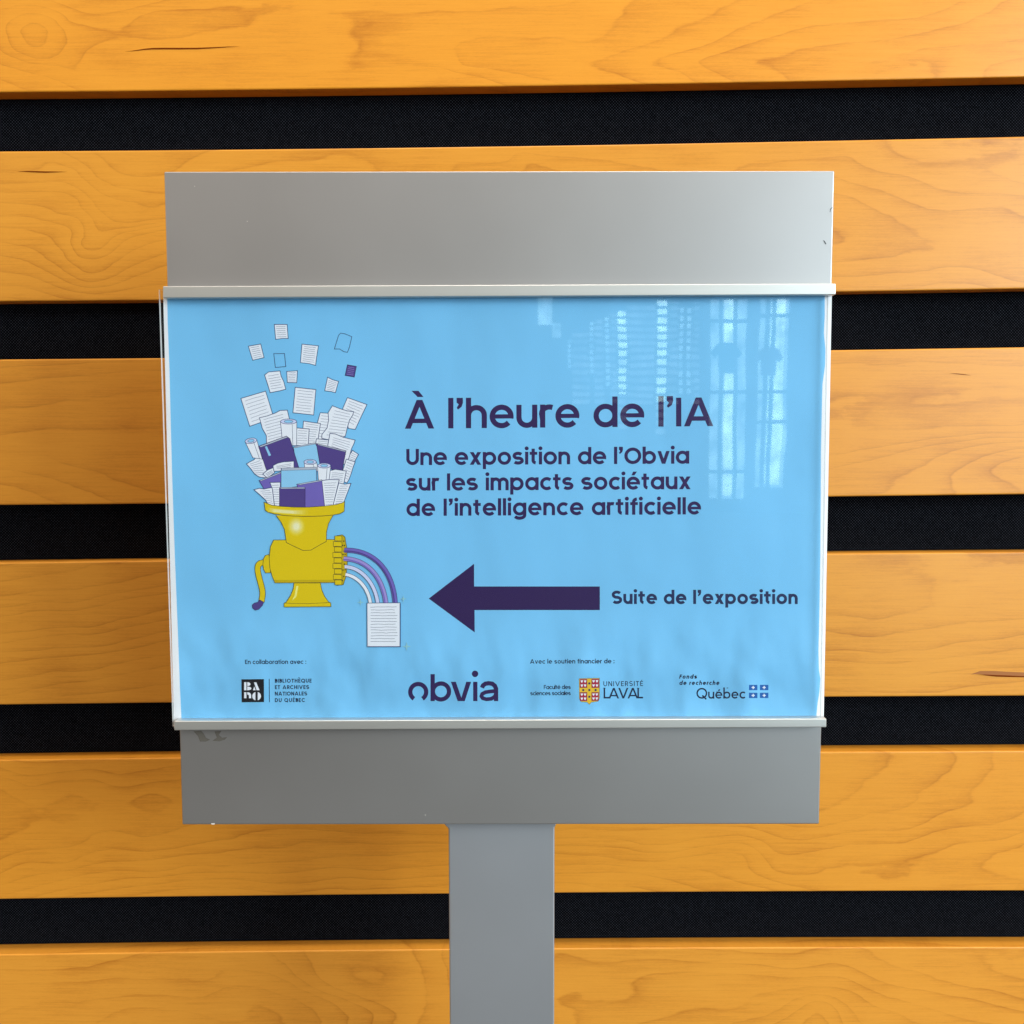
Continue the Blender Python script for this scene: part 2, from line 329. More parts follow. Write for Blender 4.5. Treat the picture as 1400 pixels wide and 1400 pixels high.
def dense(line, step=14):
    out = [line[0]]
    for (x0, y0), (x1, y1) in zip(line, line[1:]):
        n = max(1, int(math.hypot(x1 - x0, y1 - y0) / step))
        out += [(x0 + (x1 - x0) * i / n, y0 + (y1 - y0) * i / n) for i in range(1, n + 1)]
    return out
def tps(lines):
    """smooth field whose whole-number contours follow the given growth lines"""
    pts, val = [], []
    for k, l in lines:
        for p in dense(l, 22): pts.append((p[0] / 100, p[1] / 45)); val.append(k)
    P_ = np.array(pts); val = np.array(val, float)
    n = len(P_)
    d2 = ((P_[:, None] - P_[None]) ** 2).sum(-1)
    K = 0.5 * d2 * np.log(d2 + 1e-9) + np.eye(n) * 0.02
    Q = np.c_[np.ones(n), P_]
    A = np.block([[K, Q], [Q.T, np.zeros((3, 3))]])
    w = np.linalg.solve(A, np.r_[val, 0, 0, 0])
    def ev(x, y):
        X = np.stack([x / 100, y / 45], -1)
        out = np.empty(len(X))
        for i in range(0, len(X), 4000):
            d2 = ((X[i:i + 4000, None] - P_[None]) ** 2).sum(-1)
            out[i:i + 4000] = (0.5 * d2 * np.log(d2 + 1e-9)) @ w[:n] + w[n] + X[i:i + 4000] @ w[n + 1:]
        return out
    return ev

def edge(*pts):
    p = np.array(pts, float); c = np.polyfit((p[:, 0] - 700) / 700, p[:, 1], 2)
    def fn(x):
        x = np.clip(x, -120, 1520)                    # straight beyond the picture
        return np.polyval(c, (x - 700) / 700)
    return fn
EDGES = [
 (edge((0, -80), (465, -82), (935, -88), (1400, -96)), edge((0, 125.9), (465, 121), (935, 114), (1400, 105))),
 (edge((0, 206.8), (470, 202.8), (930, 196), (1400, 186.6)), edge((0, 411.5), (215, 411), (1143, 398.3), (1400, 394.9))),
 (edge((0, 491.2), (225, 490), (1138, 478.4), (1400, 475)), edge((0, 690.2), (232, 688.8), (1132, 678.7), (1400, 675.8))),
 (edge((0, 769), (232, 767), (1131, 756.5), (1400, 755)), edge((0, 963.3), (235, 961), (1128, 952.6), (1400, 951.5))),
 (edge((0, 1039), (245, 1036), (1124, 1028), (1400, 1026.6)), edge((0, 1229.4), (320, 1225), (610, 1223), (760, 1220.5), (1080, 1218.6), (1400, 1218))),
 (edge((0, 1305), (320, 1301.5), (614, 1298), (760, 1296.5), (1080, 1295.6), (1400, 1294.9)), edge((0, 1500), (700, 1493), (1400, 1490))),
]
SLATS = [
 ('pale amber board at the very top with a long thin crack', G1, (0.73, 0.278, 0.020)),
 ('amber board with a swirling knot and short crack, level with the sign top', G2, (0.665, 0.268, 0.026)),
 ('plain amber board level with the printed headline of the blue poster', G3, (0.675, 0.270, 0.026)),
 ('amber board level with the poster arrow, brown streak at its right end', G4, (0.68, 0.28, 0.030)),
 ('amber board with bone-shaped grain, level with the bottom edge of the grey sign panel', G5, (0.70, 0.277, 0.026)),
 ('lowest amber board, crossed by the grey post only', G6, (0.70, 0.283, 0.032)),
]
m_crack, nt_, b_ = material('wood_split', (0.16, 0.03, 0.004, 1), 0.9, 0, 0.0)
m_streak, nt_, b_ = material('wood_streak', (0.34, 0.11, 0.018, 1), 0.6)
def sliver(name, mid, wmax, parent, mat, dy):
    n = len(mid); up, dn = [], []
    for i, (x, y) in enumerate(mid):
        w = wmax * math.sin(math.pi * i / (n - 1)) ** 0.8 * 0.5
        up.append(at(x, y - w, YB - dy)); dn.append(at(x, y + w, YB - dy))
    v = up + dn
    f = [(i, i + 1, n + i + 1, n + i) for i in range(n - 1)]
    return link_mesh(name, v, f, mat, parent)
slats = []
for (et, eb), (label, lines, tone) in zip(EDGES, SLATS):
    xs = np.arange(-400, 1801, 5.0); nx = len(xs)
    ev = tps(lines)
    top = np.array([at(x, et(x), YB) for x in xs]); bot = np.array([at(x, eb(x), YB) for x in xs])
    r = 0.0011
    rows = []                                        # (fraction of the height, dz, dy)
    rows += [(0, 0, TH), (0, 0, TH - 0.001), (0, 0, r + 0.001)]
    rows += [(0, -r + r * math.cos(a), r - r * math.sin(a)) for a in (0, .39, .79, 1.18, 1.571)]
    rows += [(0, -r - 0.0006, 0)]
    rows += [(k / 40, 0, 0) for k in range(1, 40)]
    rows += [(1, r + 0.0006, 0)]
    rows += [(1, r - r * math.cos(a), r - r * math.sin(a)) for a in (1.571, 1.18, .79, .39, 0)]
    rows += [(1, 0, r + 0.001), (1, 0, TH - 0.001), (1, 0, TH)]
    V = []
    for fr, dz, dy in rows:
        p = top * (1 - fr) + bot * fr
        p = p.copy(); p[:, 2] += dz; p[:, 1] += dy
        V.append(p)
    V = np.concatenate(V); nr = len(rows)
    gx = np.tile(xs, nr)
    gy = np.concatenate([et(xs) * (1 - fr) + eb(xs) * fr - dz * 1590 + (dy * 2500 if fr else -dy * 2500) for fr, dz, dy in rows])
    g = ev(gx, gy)
    F = [(i * nx + j, (i + 1) * nx + j, (i + 1) * nx + j + 1, i * nx + j + 1) for i in range(nr) for j in range(nx - 1) if i < nr - 1]
    F += [((nr - 1) * nx + j, j, j + 1, (nr - 1) * nx + j + 1) for j in range(nx - 1)]
    F += [tuple(i * nx for i in range(nr)), tuple(i * nx + nx - 1 for i in range(nr - 1, -1, -1))]
    me = bpy.data.meshes.new('wood_slat'); me.from_pydata(V.tolist(), [], F)
    me.materials.append(wood('amber_wood', tone, 1))
    a = me.attributes.new('grain', 'FLOAT', 'POINT'); a.data.foreach_set('value', g.astype(np.float32))
    for p in me.polygons: p.use_smooth = True
    me.update()
    o = bpy.data.objects.new('wood_slat', me); C.objects.link(o)
    tag(o, label, 'wooden board', 'horizontal wooden boards of the wall')
    slats.append(o)
sliver('crack', [(170, 70.5), (185, 69.2), (197, 67.4), (208, 66.5), (225, 66.3), (245, 66.4), (270, 66.2), (290, 65.3), (310, 64.2), (328, 63.4)], 2.2, slats[0], m_crack, 0.0002)
sliver('crack', [(24, 234.6), (36, 234.4), (50, 234.8), (62, 235.2), (75, 235), (92, 234.8)], 1.9, slats[1], m_crack, 0.0002)
sliver('crack', [(1298, 510.5), (1308, 511), (1318, 512), (1328, 513.5)], 1.0, slats[2], m_crack, 0.0002)
sliver('streak', [(1327, 922), (1340, 919.5), (1358, 920.5), (1380, 922), (1402, 922.5), (1425, 923), (1450, 924)], 7, slats[3], m_streak, 0.0002)
sliver('crack', [(1335, 922.4), (1350, 923), (1362, 924), (1380, 924.6), (1400, 925.2), (1420, 925.4)], 2.2, slats[3], m_crack, 0.0003)

# ------------------------------------------------------------------ the floor
m_floor, nt, b = material('floor_stone', (0.06, 0.055, 0.05, 1), 0.6)
nz = nt.nodes.new('ShaderNodeTexNoise'); nz.inputs['Scale'].default_value = 8; nz.inputs['Detail'].default_value = 5
rp = nt.nodes.new('ShaderNodeValToRGB'); rp.color_ramp.elements[0].color = (.04, .037, .034, 1); rp.color_ramp.elements[1].color = (.075, .07, .064, 1)
nt.links.new(nz.outputs[0], rp.inputs[0]); nt.links.new(rp.outputs[0], b.inputs['Base Color'])
tag(link_mesh('floor', [(-8, -16, 0), (8, -16, 0), (8, 0.3, 0), (-8, 0.3, 0)], [(0, 1, 2, 3)], m_floor), kind='structure')

# ------------------------------------------------------------------ the sign stand
def satin(name, col, rough, metal=0.85):
    m, nt, b = material(name, col, rough, metal)
    tc = nt.nodes.new('ShaderNodeTexCoord')
    n1 = nt.nodes.new('ShaderNodeTexNoise'); n1.inputs['Scale'].default_value = 14; n1.inputs['Detail'].default_value = 4
    nt.links.new(tc.outputs['Object'], n1.inputs['Vector'])
    nt.links.new(mth(nt, 'ADD', mth(nt, 'MULTIPLY', n1.outputs[0], 0.05), rough - 0.025), b.inputs['Roughness'])
    n2 = nt.nodes.new('ShaderNodeTexNoise'); n2.inputs['Scale'].default_value = 1500; n2.inputs['Detail'].default_value = 2
    nt.links.new(tc.outputs['Object'], n2.inputs['Vector'])
    rp = nt.nodes.new('ShaderNodeValToRGB')                    # faint handling marks and paint unevenness
    for e_, k_ in zip(rp.color_ramp.elements, (0.975, 1.02)): e_.color = (col[0] * k_, col[1] * k_, col[2] * k_, 1)
    rp.color_ramp.elements[0].position = 0.3; rp.color_ramp.elements[1].position = 0.7
    n3 = nt.nodes.new('ShaderNodeTexNoise'); n3.inputs['Scale'].default_value = 7; n3.inputs['Detail'].default_value = 6
    nt.links.new(tc.outputs['Object'], n3.inputs['Vector'])
    nt.links.new(n3.outputs[0], rp.inputs[0]); nt.links.new(rp.outputs[0], b.inputs['Base Color'])
    return m
m_panel = satin('silver_paint', (0.425, 0.413, 0.42, 1), 0.44)
m_rail = satin('rail_aluminium', (0.60, 0.60, 0.59, 1), 0.48)
m_post = satin('post_paint', (0.51, 0.525, 0.575, 1), 0.50)
STAND = (0.0, 0.03, 0.0)
stand = empty('sign_stand', STAND)
tag(stand, 'grey metal sign stand on a flat post, holding the blue poster between two rails', 'sign stand')

q = [at(224.2, 234.6, 0), at(1141, 233.3, 0), at(1120, 1126.8, 0), at(249.1, 1127.5, 0)]
v, f = prism([(p[0], p[2]) for p in q], 0.0, 0.012)
o = link_mesh('back_panel', v, f, m_panel, stand, STAND); bevel(o, 0.0009, 3)
panel = o
def rail(pts, name='clip_rail'):
    # channel profile, front lip folded over the sheet
    YR = -0.0085
    tl, tr, br, bl = [at(p[0], p[1], YR) for p in pts]
    v, f = prism([(tl[0], tl[2]), (tr[0], tr[2]), (br[0], br[2]), (bl[0], bl[2])], YR, -0.0003)
    o = link_mesh(name, v, f, m_rail, stand, STAND); bevel(o, 0.0006, 3); return o
rail([(222.5, 391.3), (1142.8, 387.6), (1142.8, 402.8), (222.5, 407.4)])
rail([(238, 986), (1130, 982.6), (1130, 994.4), (238, 998.6)])
YP = 0.012                                            # front of the post, behind the panel
x0, x1 = at(614, 1250, YP)[0], at(758, 1250, YP)[0]
zt = q[2][2] + 0.05
zt2 = at(700, 1128, YP)[2]
ch = 0.0028
prof = [(x0 - ch, zt), (x1 + ch * .4, zt), (x1 + ch * .4, zt2), (x1, zt2 - ch * .6), (x1, 0.006), (x0, 0.006), (x0, zt2 - ch), (x0 - ch, zt2)]
v, f = prism(prof, YP, YP + 0.030)
o = link_mesh('post', v, f, m_post, stand, STAND); bevel(o, 0.0011, 3)
v, f = prism([(-0.22, 0.006), (0.22, 0.006), (0.22, 0.0005), (-0.22, 0.0005)], -0.15, 0.18)
link_mesh('base_plate', v, f, m_post, stand, STAND)

# clear cover sheet between the rails
m_ac = bpy.data.materials.new('clear_acrylic'); m_ac.use_nodes = True
nt = m_ac.node_tree; nt.nodes.clear()
out = nt.nodes.new('ShaderNodeOutputMaterial'); mix = nt.nodes.new('ShaderNodeMixShader')
tr = nt.nodes.new('ShaderNodeBsdfTransparent'); tr.inputs[0].default_value = (0.985, 0.99, 0.99, 1)
gl = nt.nodes.new('ShaderNodeBsdfGlossy'); gl.inputs['Roughness'].default_value = 0.018
lw = nt.nodes.new('ShaderNodeLayerWeight'); lw.inputs[0].default_value = 0.5   # Facing: 1 - |cos|
sch = mth(nt, 'ADD', mth(nt, 'MULTIPLY', mth(nt, 'POWER', lw.outputs['Facing'], 5.0), 0.96), 0.04)
nz = nt.nodes.new('ShaderNodeTexNoise'); nz.inputs['Scale'].default_value = 14; nz.inputs['Detail'].default_value = 1
tc = nt.nodes.new('ShaderNodeTexCoord'); nt.links.new(tc.outputs['Object'], nz.inputs['Vector'])
bp = nt.nodes.new('ShaderNodeBump'); bp.inputs['Strength'].default_value = 0.05; bp.inputs['Distance'].default_value = 0.002
nt.links.new(nz.outputs[0], bp.inputs['Height']); nt.links.new(bp.outputs[0], gl.inputs['Normal'])
nt.links.new(sch, mix.inputs[0]); nt.links.new(tr.outputs[0], mix.inputs[1]); nt.links.new(gl.outputs[0], mix.inputs[2])
nt.links.new(mix.outputs[0], out.inputs[0])
m_ace = bpy.data.materials.new('acrylic_edge'); m_ace.use_nodes = True
nt = m_ace.node_tree; nt.nodes.clear()
out = nt.nodes.new('ShaderNodeOutputMaterial'); mix = nt.nodes.new('ShaderNodeMixShader'); mix.inputs[0].default_value = 0.5
tr = nt.nodes.new('ShaderNodeBsdfTransparent'); df = nt.nodes.new('ShaderNodeBsdfDiffuse'); df.inputs[0].default_value = (0.92, 0.86, 0.82, 1)
nt.links.new(tr.outputs[0], mix.inputs[1]); nt.links.new(df.outputs[0], mix.inputs[2]); nt.links.new(mix.outputs[0], out.inputs[0])
YA0, YA1 = -0.0062, -0.0034
qa = [at(217.0, 396, YA0), at(1132.5, 394, YA0), at(1122.5, 990, YA0), at(236, 993, YA0)]
v, f = prism([(p[0], p[2]) for p in qa], YA0, YA1)
cover = link_mesh('cover_sheet', v, f, [m_ac, m_ace], stand, STAND, fm=[0, 0, 1, 1, 1, 1])

# wear on the painted panel
m_scuff, _, _ = material('bare_patch', (0.20, 0.18, 0.16, 1), 0.5, 0.6)
m_dark, _, _ = material('dark_nick', (0.02, 0.02, 0.025, 1), 0.6)
m_chip, _, _ = material('pale_chip', (0.75, 0.72, 0.68, 1), 0.5)
def flat(name, polys, mat, parent, Y, origin):
    V, F = [], []
    for p in polys:
        tri = tessellate_polygon([[Vector((x, -y, 0)) for x, y in p]])
        base = len(V); V += [at(x, y, Y) for x, y in p]; F += [tuple(base + i for i in t) for t in tri]
    return link_mesh(name, V, F, mat, parent, origin)
flat('scuff', [Z(5.6, 200, 940, [(362, 336), (420, 330), (440, 352), (458, 385), (490, 400), (455, 414), (412, 414), (395, 372)]),
               Z(5.6, 200, 940, [(522, 336), (575, 332), (556, 362), (580, 384), (620, 380), (600, 400), (560, 412), (505, 408), (540, 385)])], m_scuff, panel, -0.0002, STAND)
flat('nick', [[(1125.5, 328.5), (1127, 328.8), (1129.8, 333.4), (1128.6, 334)], [(1134.5, 290), (1135, 285.6), (1138, 283), (1138.4, 283.6), (1135.8, 286.2), (1135.2, 290)]], m_dark, panel, -0.0002, STAND)
for c_ in ([(288.8, 1125.6), (293.6, 1125.6), (293.6, 1127.2), (288.8, 1127.2)], [(337.4, 302), (338.6, 302), (338.6, 303.2), (337.4, 303.2)],
           [(265.6, 254), (266.8, 254.3), (266.6, 255.2), (265.5, 255)], [(580.6, 1114), (582, 1113.6), (582.4, 1114.6), (581, 1114.9)]):
    flat('chip', [c_], m_chip, panel, -0.0002, STAND)

# ------------------------------------------------------------------ the poster
POST_O = (0.0, -0.001, ZC - 0.16)
poster = empty('poster', POST_O)
tag(poster, 'sky blue printed exhibition poster with white margins under clear acrylic on the sign stand', 'poster')
Y0 = -0.0010; DL = 0.000002
def ink(name, rgb, rough=0.55, bump=True):
    m, nt, b = material(name, lin(*rgb), rough, 0, 0.3)
    if not bump: return m
    tc = nt.nodes.new('ShaderNodeTexCoord')
    sep = nt.nodes.new('ShaderNodeSeparateXYZ'); nt.links.new(tc.outputs['Object'], sep.inputs[0])
    mp = nt.nodes.new('ShaderNodeMapping'); mp.inputs['Scale'].default_value = (1.0, 1, 0.6); mp.inputs['Rotation'].default_value = (0, 0.35, 0)
    nt.links.new(tc.outputs['Object'], mp.inputs[0])
    n1 = nt.nodes.new('ShaderNodeTexNoise'); n1.inputs['Scale'].default_value = 26; n1.inputs['Detail'].default_value = 1.5
    nt.links.new(mp.outputs[0], n1.inputs['Vector'])
    n2 = nt.nodes.new('ShaderNodeTexNoise'); n2.inputs['Scale'].default_value = 9; n2.inputs['Detail'].default_value = 1
    nt.links.new(mp.outputs[0], n2.inputs['Vector'])
    mr = nt.nodes.new('ShaderNodeMapRange'); mr.inputs['From Min'].default_value = 0.035; mr.inputs['From Max'].default_value = 0.10
    mr.inputs['To Min'].default_value = 1.0; mr.inputs['To Max'].default_value = 0.16; mr.interpolation_type = 'SMOOTHSTEP'
    nt.links.new(sep.outputs[2], mr.inputs[0])
    h = mth(nt, 'ADD', mth(nt, 'MULTIPLY', n1.outputs[0], mr.outputs[0]), mth(nt, 'MULTIPLY', n2.outputs[0], 0.7))
    bp = nt.nodes.new('ShaderNodeBump'); bp.inputs['Strength'].default_value = 1.0; bp.inputs['Distance'].default_value = 0.0095
    nt.links.new(h, bp.inputs['Height']); nt.links.new(bp.outputs[0], b.inputs['Normal'])
    return m
M = {
 'paper': ink('paper_white', (232, 233, 240)), 'blue': ink('print_blue', (120, 192, 240)),
 'purple': ink('print_purple', (44, 24, 82), bump=False), 'navy': ink('print_navy', (30, 40, 84), bump=False),
 'text': ink('print_text', (10, 26, 62), bump=False),
 'black': ink('print_black', (16, 18, 28), bump=False), 'white': ink('print_white', (232, 234, 246), bump=False),
 'line': ink('print_line', (46, 66, 116), bump=False), 'gline': ink('print_rule', (108, 114, 152), bump=False),
 'book': ink('print_indigo', (78, 62, 134), bump=False), 'lav': ink('print_lavender', (112, 98, 184), bump=False),
 'lilac': ink('print_lilac', (160, 142, 212), bump=False), 'pale': ink('print_pale', (206, 210, 244), bump=False),
 'sky': ink('print_sky', (142, 200, 240), bump=False), 'grey': ink('print_grey', (176, 184, 204), bump=False),
 'yellow': ink('print_yellow', (222, 192, 8), bump=False), 'yline': ink('print_olive', (70, 70, 34), bump=False),
 'ylight': ink('print_cream', (238, 232, 130), bump=False), 'yshade': ink('print_ochre', (196, 168, 4), bump=False),
 'gold': ink('print_gold', (232, 186, 50), bump=False), 'red': ink('print_crimson', (170, 30, 66), bump=False),
 'royal': ink('print_royal', (22, 96, 176), bump=False), 'spark': ink('print_spark', (144, 198, 212), bump=False),
}
for k in range(7):
    u = (k + 1) / 7.0
    M['cream%d' % k] = ink('print_cream_tone', tuple(int(p_ + (q_ - p_) * u) for p_, q_ in zip((222, 192, 8), (236, 232, 190))), bump=False)
LAYER = [2]
class Art:
    """one printed piece: polygons and pen lines, each a hair above the last"""
    def __init__(s): s.V, s.F, s.K, s.m = [], [], [], []
    def mi(s, m):
        if m not in s.m: s.m.append(m)
        return s.m.index(m)
    def y(s):
        LAYER[0] += 1; return Y0 - DL * LAYER[0]
    def poly(s, pts, m, line=None, lw=0.7, holes=False):
        y = s.y(); base = len(s.V)
        tri = tessellate_polygon([[Vector((p[0], -p[1], 0)) for p in pts]])
        s.V += [at(p[0], p[1], y) for p in pts]
        s.F += [tuple(base + i for i in t) for t in tri]; s.K += [s.mi(m)] * len(tri)
        if line: s.pen(list(pts) + [pts[0]], lw, line, closed=True)
    def pen(s, pts, w, m, closed=False, y=None):
        y = s.y() if y is None else y
        p = np.array(pts, float)
        if closed and np.allclose(p[0], p[-1]): p = p[:-1]
        n = len(p); L, R = [], []
        for i in range(n):
            a = p[(i - 1) % n] if (closed or i > 0) else None
            c = p[(i + 1) % n] if (closed or i < n - 1) else None
            d1 = (p[i] - a) if a is not None else (c - p[i]); d2 = (c - p[i]) if c is not None else (p[i] - a)
            d1 = d1 / (np.linalg.norm(d1) + 1e-9); d2 = d2 / (np.linalg.norm(d2) + 1e-9)
            n1 = np.array([-d1[1], d1[0]]); n2 = np.array([-d2[1], d2[0]])
            nn = n1 + n2; nn = nn / (np.linalg.norm(nn) + 1e-9)
            ww = w[i] if isinstance(w, (list, tuple)) else w
            k = ww / 2 / max(0.45, float(nn @ n1))
            L.append(p[i] + nn * k); R.append(p[i] - nn * k)
        base = len(s.V)
        s.V += [at(q[0], q[1], y) for q in L] + [at(q[0], q[1], y) for q in R]
        k = s.mi(m)
        for i in range(n if closed else n - 1):
            j = (i + 1) % n; s.F.append((base + i, base + j, base + n + j, base + n + i)); s.K.append(k)
    def build(s, name, parent):
        return link_mesh(name, s.V, s.F, [M[k] for k in s.m], parent, POST_O, fm=s.K)

# sheet with its printed blue field
me_v = [at(223, 398, Y0), at(1137.5, 394, Y0), at(1126, 992, Y0), at(238, 995, Y0)]
v, f = prism([(p[0], p[2]) for p in me_v], Y0, Y0 + 0.0002)
sheet = link_mesh('sheet', v, f, M['paper'], poster, POST_O)
a = Art()
right = [(1127.5, 396), (1127.6, 430), (1126.5, 455), (1128.5, 478), (1128, 500), (1124.5, 525), (1123.6, 560), (1122.4, 620), (1122, 700), (1121.5, 760), (1120.5, 830), (1119, 890), (1119.6, 915), (1121.5, 928), (1120.5, 945), (1118, 960), (1116.5, 975), (1115.5, 990)]
left = [(248.5, 993), (246, 940), (243, 860), (239, 760), (235, 640), (231.5, 500), (229.2, 440), (228.5, 400)]
a.poly(right + left, 'blue'); a.build('blue_print', poster)

# --- lettering: a rounded geometric alphabet drawn with one pen width
def arc(cx, cy, rx, ry, a0, a1, n=22):
    n = max(4, int(abs(a1 - a0) / 360 * n * 1.6))
    return [(cx + rx * math.cos(math.radians(a0 + (a1 - a0) * i / n)), cy + ry * math.sin(math.radians(a0 + (a1 - a0) * i / n))) for i in range(n + 1)]
SPACE = 0.30
def glyph(ch, X, w, asc=1.06, desc=0.27):
    """strokes of one letter, cap height 1: ('p', points, closed) pen line, ('f', points) filled shape; returns (width, strokes)"""
    h = w / 2; r = (X - w) / 2 + 0.012; cyy = X / 2
    S = []
    P = lambda pts, closed=False, k=1.0: S.append(('p', pts, closed, k))
    def bar(xa, ya, xb, yb, k=1.0):
        ln = math.hypot(xb - xa, yb - ya); hw = h * k * ln / abs(yb - ya)
        S.append(('f', [(xa - hw, ya), (xa + hw, ya), (xb + hw, yb), (xb - hw, yb)]))
    acc = None
    if ch in 'éèêÉÈÊÀ':
        acc = {'é': 'a', 'è': 'g', 'ê': 'c', 'É': 'a', 'È': 'g', 'Ê': 'c', 'À': 'g'}[ch]
        ch = {'é': 'e', 'è': 'e', 'ê': 'e', 'É': 'E', 'È': 'E', 'Ê': 'E', 'À': 'A'}[ch]
    W = None
    if ch == ' ': W = SPACE
    elif ch == 'o': P(arc(r + h, cyy, r, r, 0, 360)[:-1], True); W = 2 * r + w
    elif ch == 'c': P(arc(r + h, cyy, r, r, 47, 313)); W = 1.72 * r + w * .8
    elif ch == 'e':
        k = math.degrees(math.asin(min(1, h * .8 / r)))
        P(arc(r + h, cyy, r, r, -k, 318)); P([(h, cyy), (2 * r + h, cyy)], False, .8); W = 2 * r + w
    elif ch in 'adqg':
        P(arc(r + h, cyy, r, r, 0, 360)[:-1], True); W = 2 * r + w
        xs_ = 2 * r + h
        if ch == 'a': P([(xs_, 0), (xs_, X)])
        if ch == 'd': P([(xs_, 0), (xs_, asc)])
        if ch == 'q': P([(xs_, -desc), (xs_, X)])
        if ch == 'g': P([(xs_, X), (xs_, 0.02)] + arc(r + h, 0.02 - 0, r, desc + .02 - h, 0, -152)[1:])
    elif ch in 'bp':
        P(arc(r + h, cyy, r, r, 0, 360)[:-1], True); W = 2 * r + w
        P([(h, 0 if ch == 'b' else -desc), (h, asc if ch == 'b' else X)])
    elif ch in 'nhu':
        rn = (X * .90 - w) / 2
        arch = arc(h + rn, X - h - rn + .006, rn, rn, 180, 0)
        pts = [(h, X * .35)] + arch + [(h + 2 * rn, 0)]
        W = 2 * rn + w
        if ch == 'u': pts = [(W - x, X - y) for x, y in pts]
        P(pts)
        if ch == 'u': P([(W - h, 0), (W - h, X)])
        else: P([(h, 0), (h, asc if ch == 'h' else X)])
    elif ch == 'm':
        rn = (X * .82 - w) / 2
        for k in (0, 1):
            x0 = h + 2 * rn * k
            P([(x0, X * .35)] + arc(x0 + rn, X - h - rn + .006, rn, rn, 180, 0) + [(x0 + 2 * rn, 0)])
        P([(h, 0), (h, X)]); W = 4 * rn + w
    elif ch == 'r':
        rn = (X * .80 - w) / 2
        P([(h, X * .35)] + arc(h + rn, X - h - rn + .006, rn * 1.15, rn, 180, 66)); P([(h, 0), (h, X)]); W = h + rn * 1.5
    elif ch == 'i':
        P([(h, 0), (h, X)]); S.append(('f', arc(h, X + w * 1.05, w * .60, w * .60, 0, 360)[:-1])); W = w
    elif ch == 'l': P([(h, 0), (h, asc)]); W = w
    elif ch == 't':
        xs_ = h + w * .55; P([(xs_, X + .19), (xs_, w * 1.2)] + arc(xs_ + w * .9, w * 1.25, w * .9, w * 1.25 - h, 180, 262)[1:]); P([(0, X - h), (w * 2.3, X - h)], False, .9); W = w * 2.35
    elif ch == 'f':
        xs_ = h + w * .55; P([(xs_, 0), (xs_, asc - w * 1.3)] + arc(xs_ + w * .95, asc - w * 1.3, w * .95, w * 1.3 - h, 180, 90)[1:]); P([(0, X - h), (w * 2.3, X - h)], False, .9); W = w * 2.2
    elif ch == 's':
        ry = (X - w) / 4 + .004; rx = X * .30
        P(arc(rx + h, X - h - ry + .004, rx, ry, 35, 268) + arc(rx + h, h + ry - .004, rx * 1.04, ry, 88, -145)); W = 2 * rx + w
    elif ch == 'v':
        W = X * .94; k = h * 1.12; bar(W / 2, 0, k, X); bar(W / 2, 0, W - k, X)
    elif ch == 'x':
        W = X * .90; k = h * 1.25; bar(k, 0, W - k, X); bar(W - k, 0, k, X)
    elif ch == 'z': W = X * .8; P([(0, X - h), (W, X - h)]); P([(0, h), (W, h)]); bar(h, w, W - h, X - w)
    elif ch == "'" or ch == '\u2019':
        S.append(('f', [(w * .10, asc), (w * 1.25, asc), (w * 1.30, asc - w * .9), (w * 1.05, asc - w * 1.7), (w * .35, asc - w * 2.25), (w * .12, asc - w * 1.9), (w * .50, asc - w * 1.25), (w * .10, asc - w * .9)])); W = w * 1.35
    elif ch == ':':
        for yy in (h * 1.1, X - h * 1.2): S.append(('f', arc(h, yy, w * .6, w * .6, 0, 360)[:-1]))
        W = w
    elif ch == 'A':
        W = 1.0; k = h * 1.08; bar(k, 0, W / 2, 1); bar(W - k, 0, W / 2, 1); P([(W * .2, .27), (W * .8, .27)], False, .85)
    elif ch == 'V': W = .95; k = h * 1.08; bar(W / 2, 0, k, 1); bar(W / 2, 0, W - k, 1)
    elif ch == 'I': P([(h, 0), (h, 1)]); W = w
    elif ch == 'L': P([(h, 0), (h, 1)]); P([(h, h), (.54, h)]); W = .54
    elif ch in 'EF':
        P([(h, 0), (h, 1)]); P([(h, 1 - h), (.56, 1 - h)]); P([(h, .5), (.52, .5)], False, .9); W = .56
        if ch == 'E': P([(h, h), (.56, h)])
    elif ch == 'T': P([(.32, 0), (.32, 1)]); P([(0, 1 - h), (.64, 1 - h)]); W = .64
    elif ch == 'H': P([(h, 0), (h, 1)]); P([(.74 - h, 0), (.74 - h, 1)]); P([(h, .5), (.74 - h, .5)]); W = .74
    elif ch == 'N': P([(h, 0), (h, 1)]); P([(.76 - h, 0), (.76 - h, 1)]); bar(.76 - h, 0, h, 1); W = .76
    elif ch == 'U':
        rr = .38 - h; P([(h, 1), (h, .38)] + arc(.38, rr + h - .0, rr, rr, 180, 360)[1:] + [(.76 - h, 1)]); W = .76
    elif ch in 'OQ':
        rr = .5 - h + .008; P(arc(.5, .5, rr, rr, 0, 360)[:-1], True); W = 1.0
        if ch == 'Q': P([(.55, .30), (.92, -.06)])
    elif ch == 'C': rr = .5 - h; P(arc(.5, .5, rr, rr, 45, 315)); W = .88
    elif ch == 'D':
        rr = .5 - h; P([(h, h), (.34, h)] + arc(.34, .5, rr * .92, rr, -90, 90)[1:] + [(h, 1 - h), (h, h)], True); W = .34 + rr * .92 + h
    elif ch in 'BRP':
        r1 = (.54 - w) / 2; r2 = (.56 - w) / 2
        P([(h, 0), (h, 1)]); P([(h, 1 - h), (.32, 1 - h)] + arc(.32, 1 - h - .24, .22, .24 - .0, 90, -90)[1:] + [(h, 1 - h - .48)], False, .95)
        if ch == 'B': P([(h, h), (.35, h)] + arc(.35, h + .255, .23, .255, -90, 90)[1:] + [(h, h + .51)], False, .95); W = .60
        if ch == 'R': bar(.56, 0, .36, .48); W = .64
        if ch == 'P': W = .56
    elif ch == 'S':
        ry = (1 - w) / 4; rx = .27
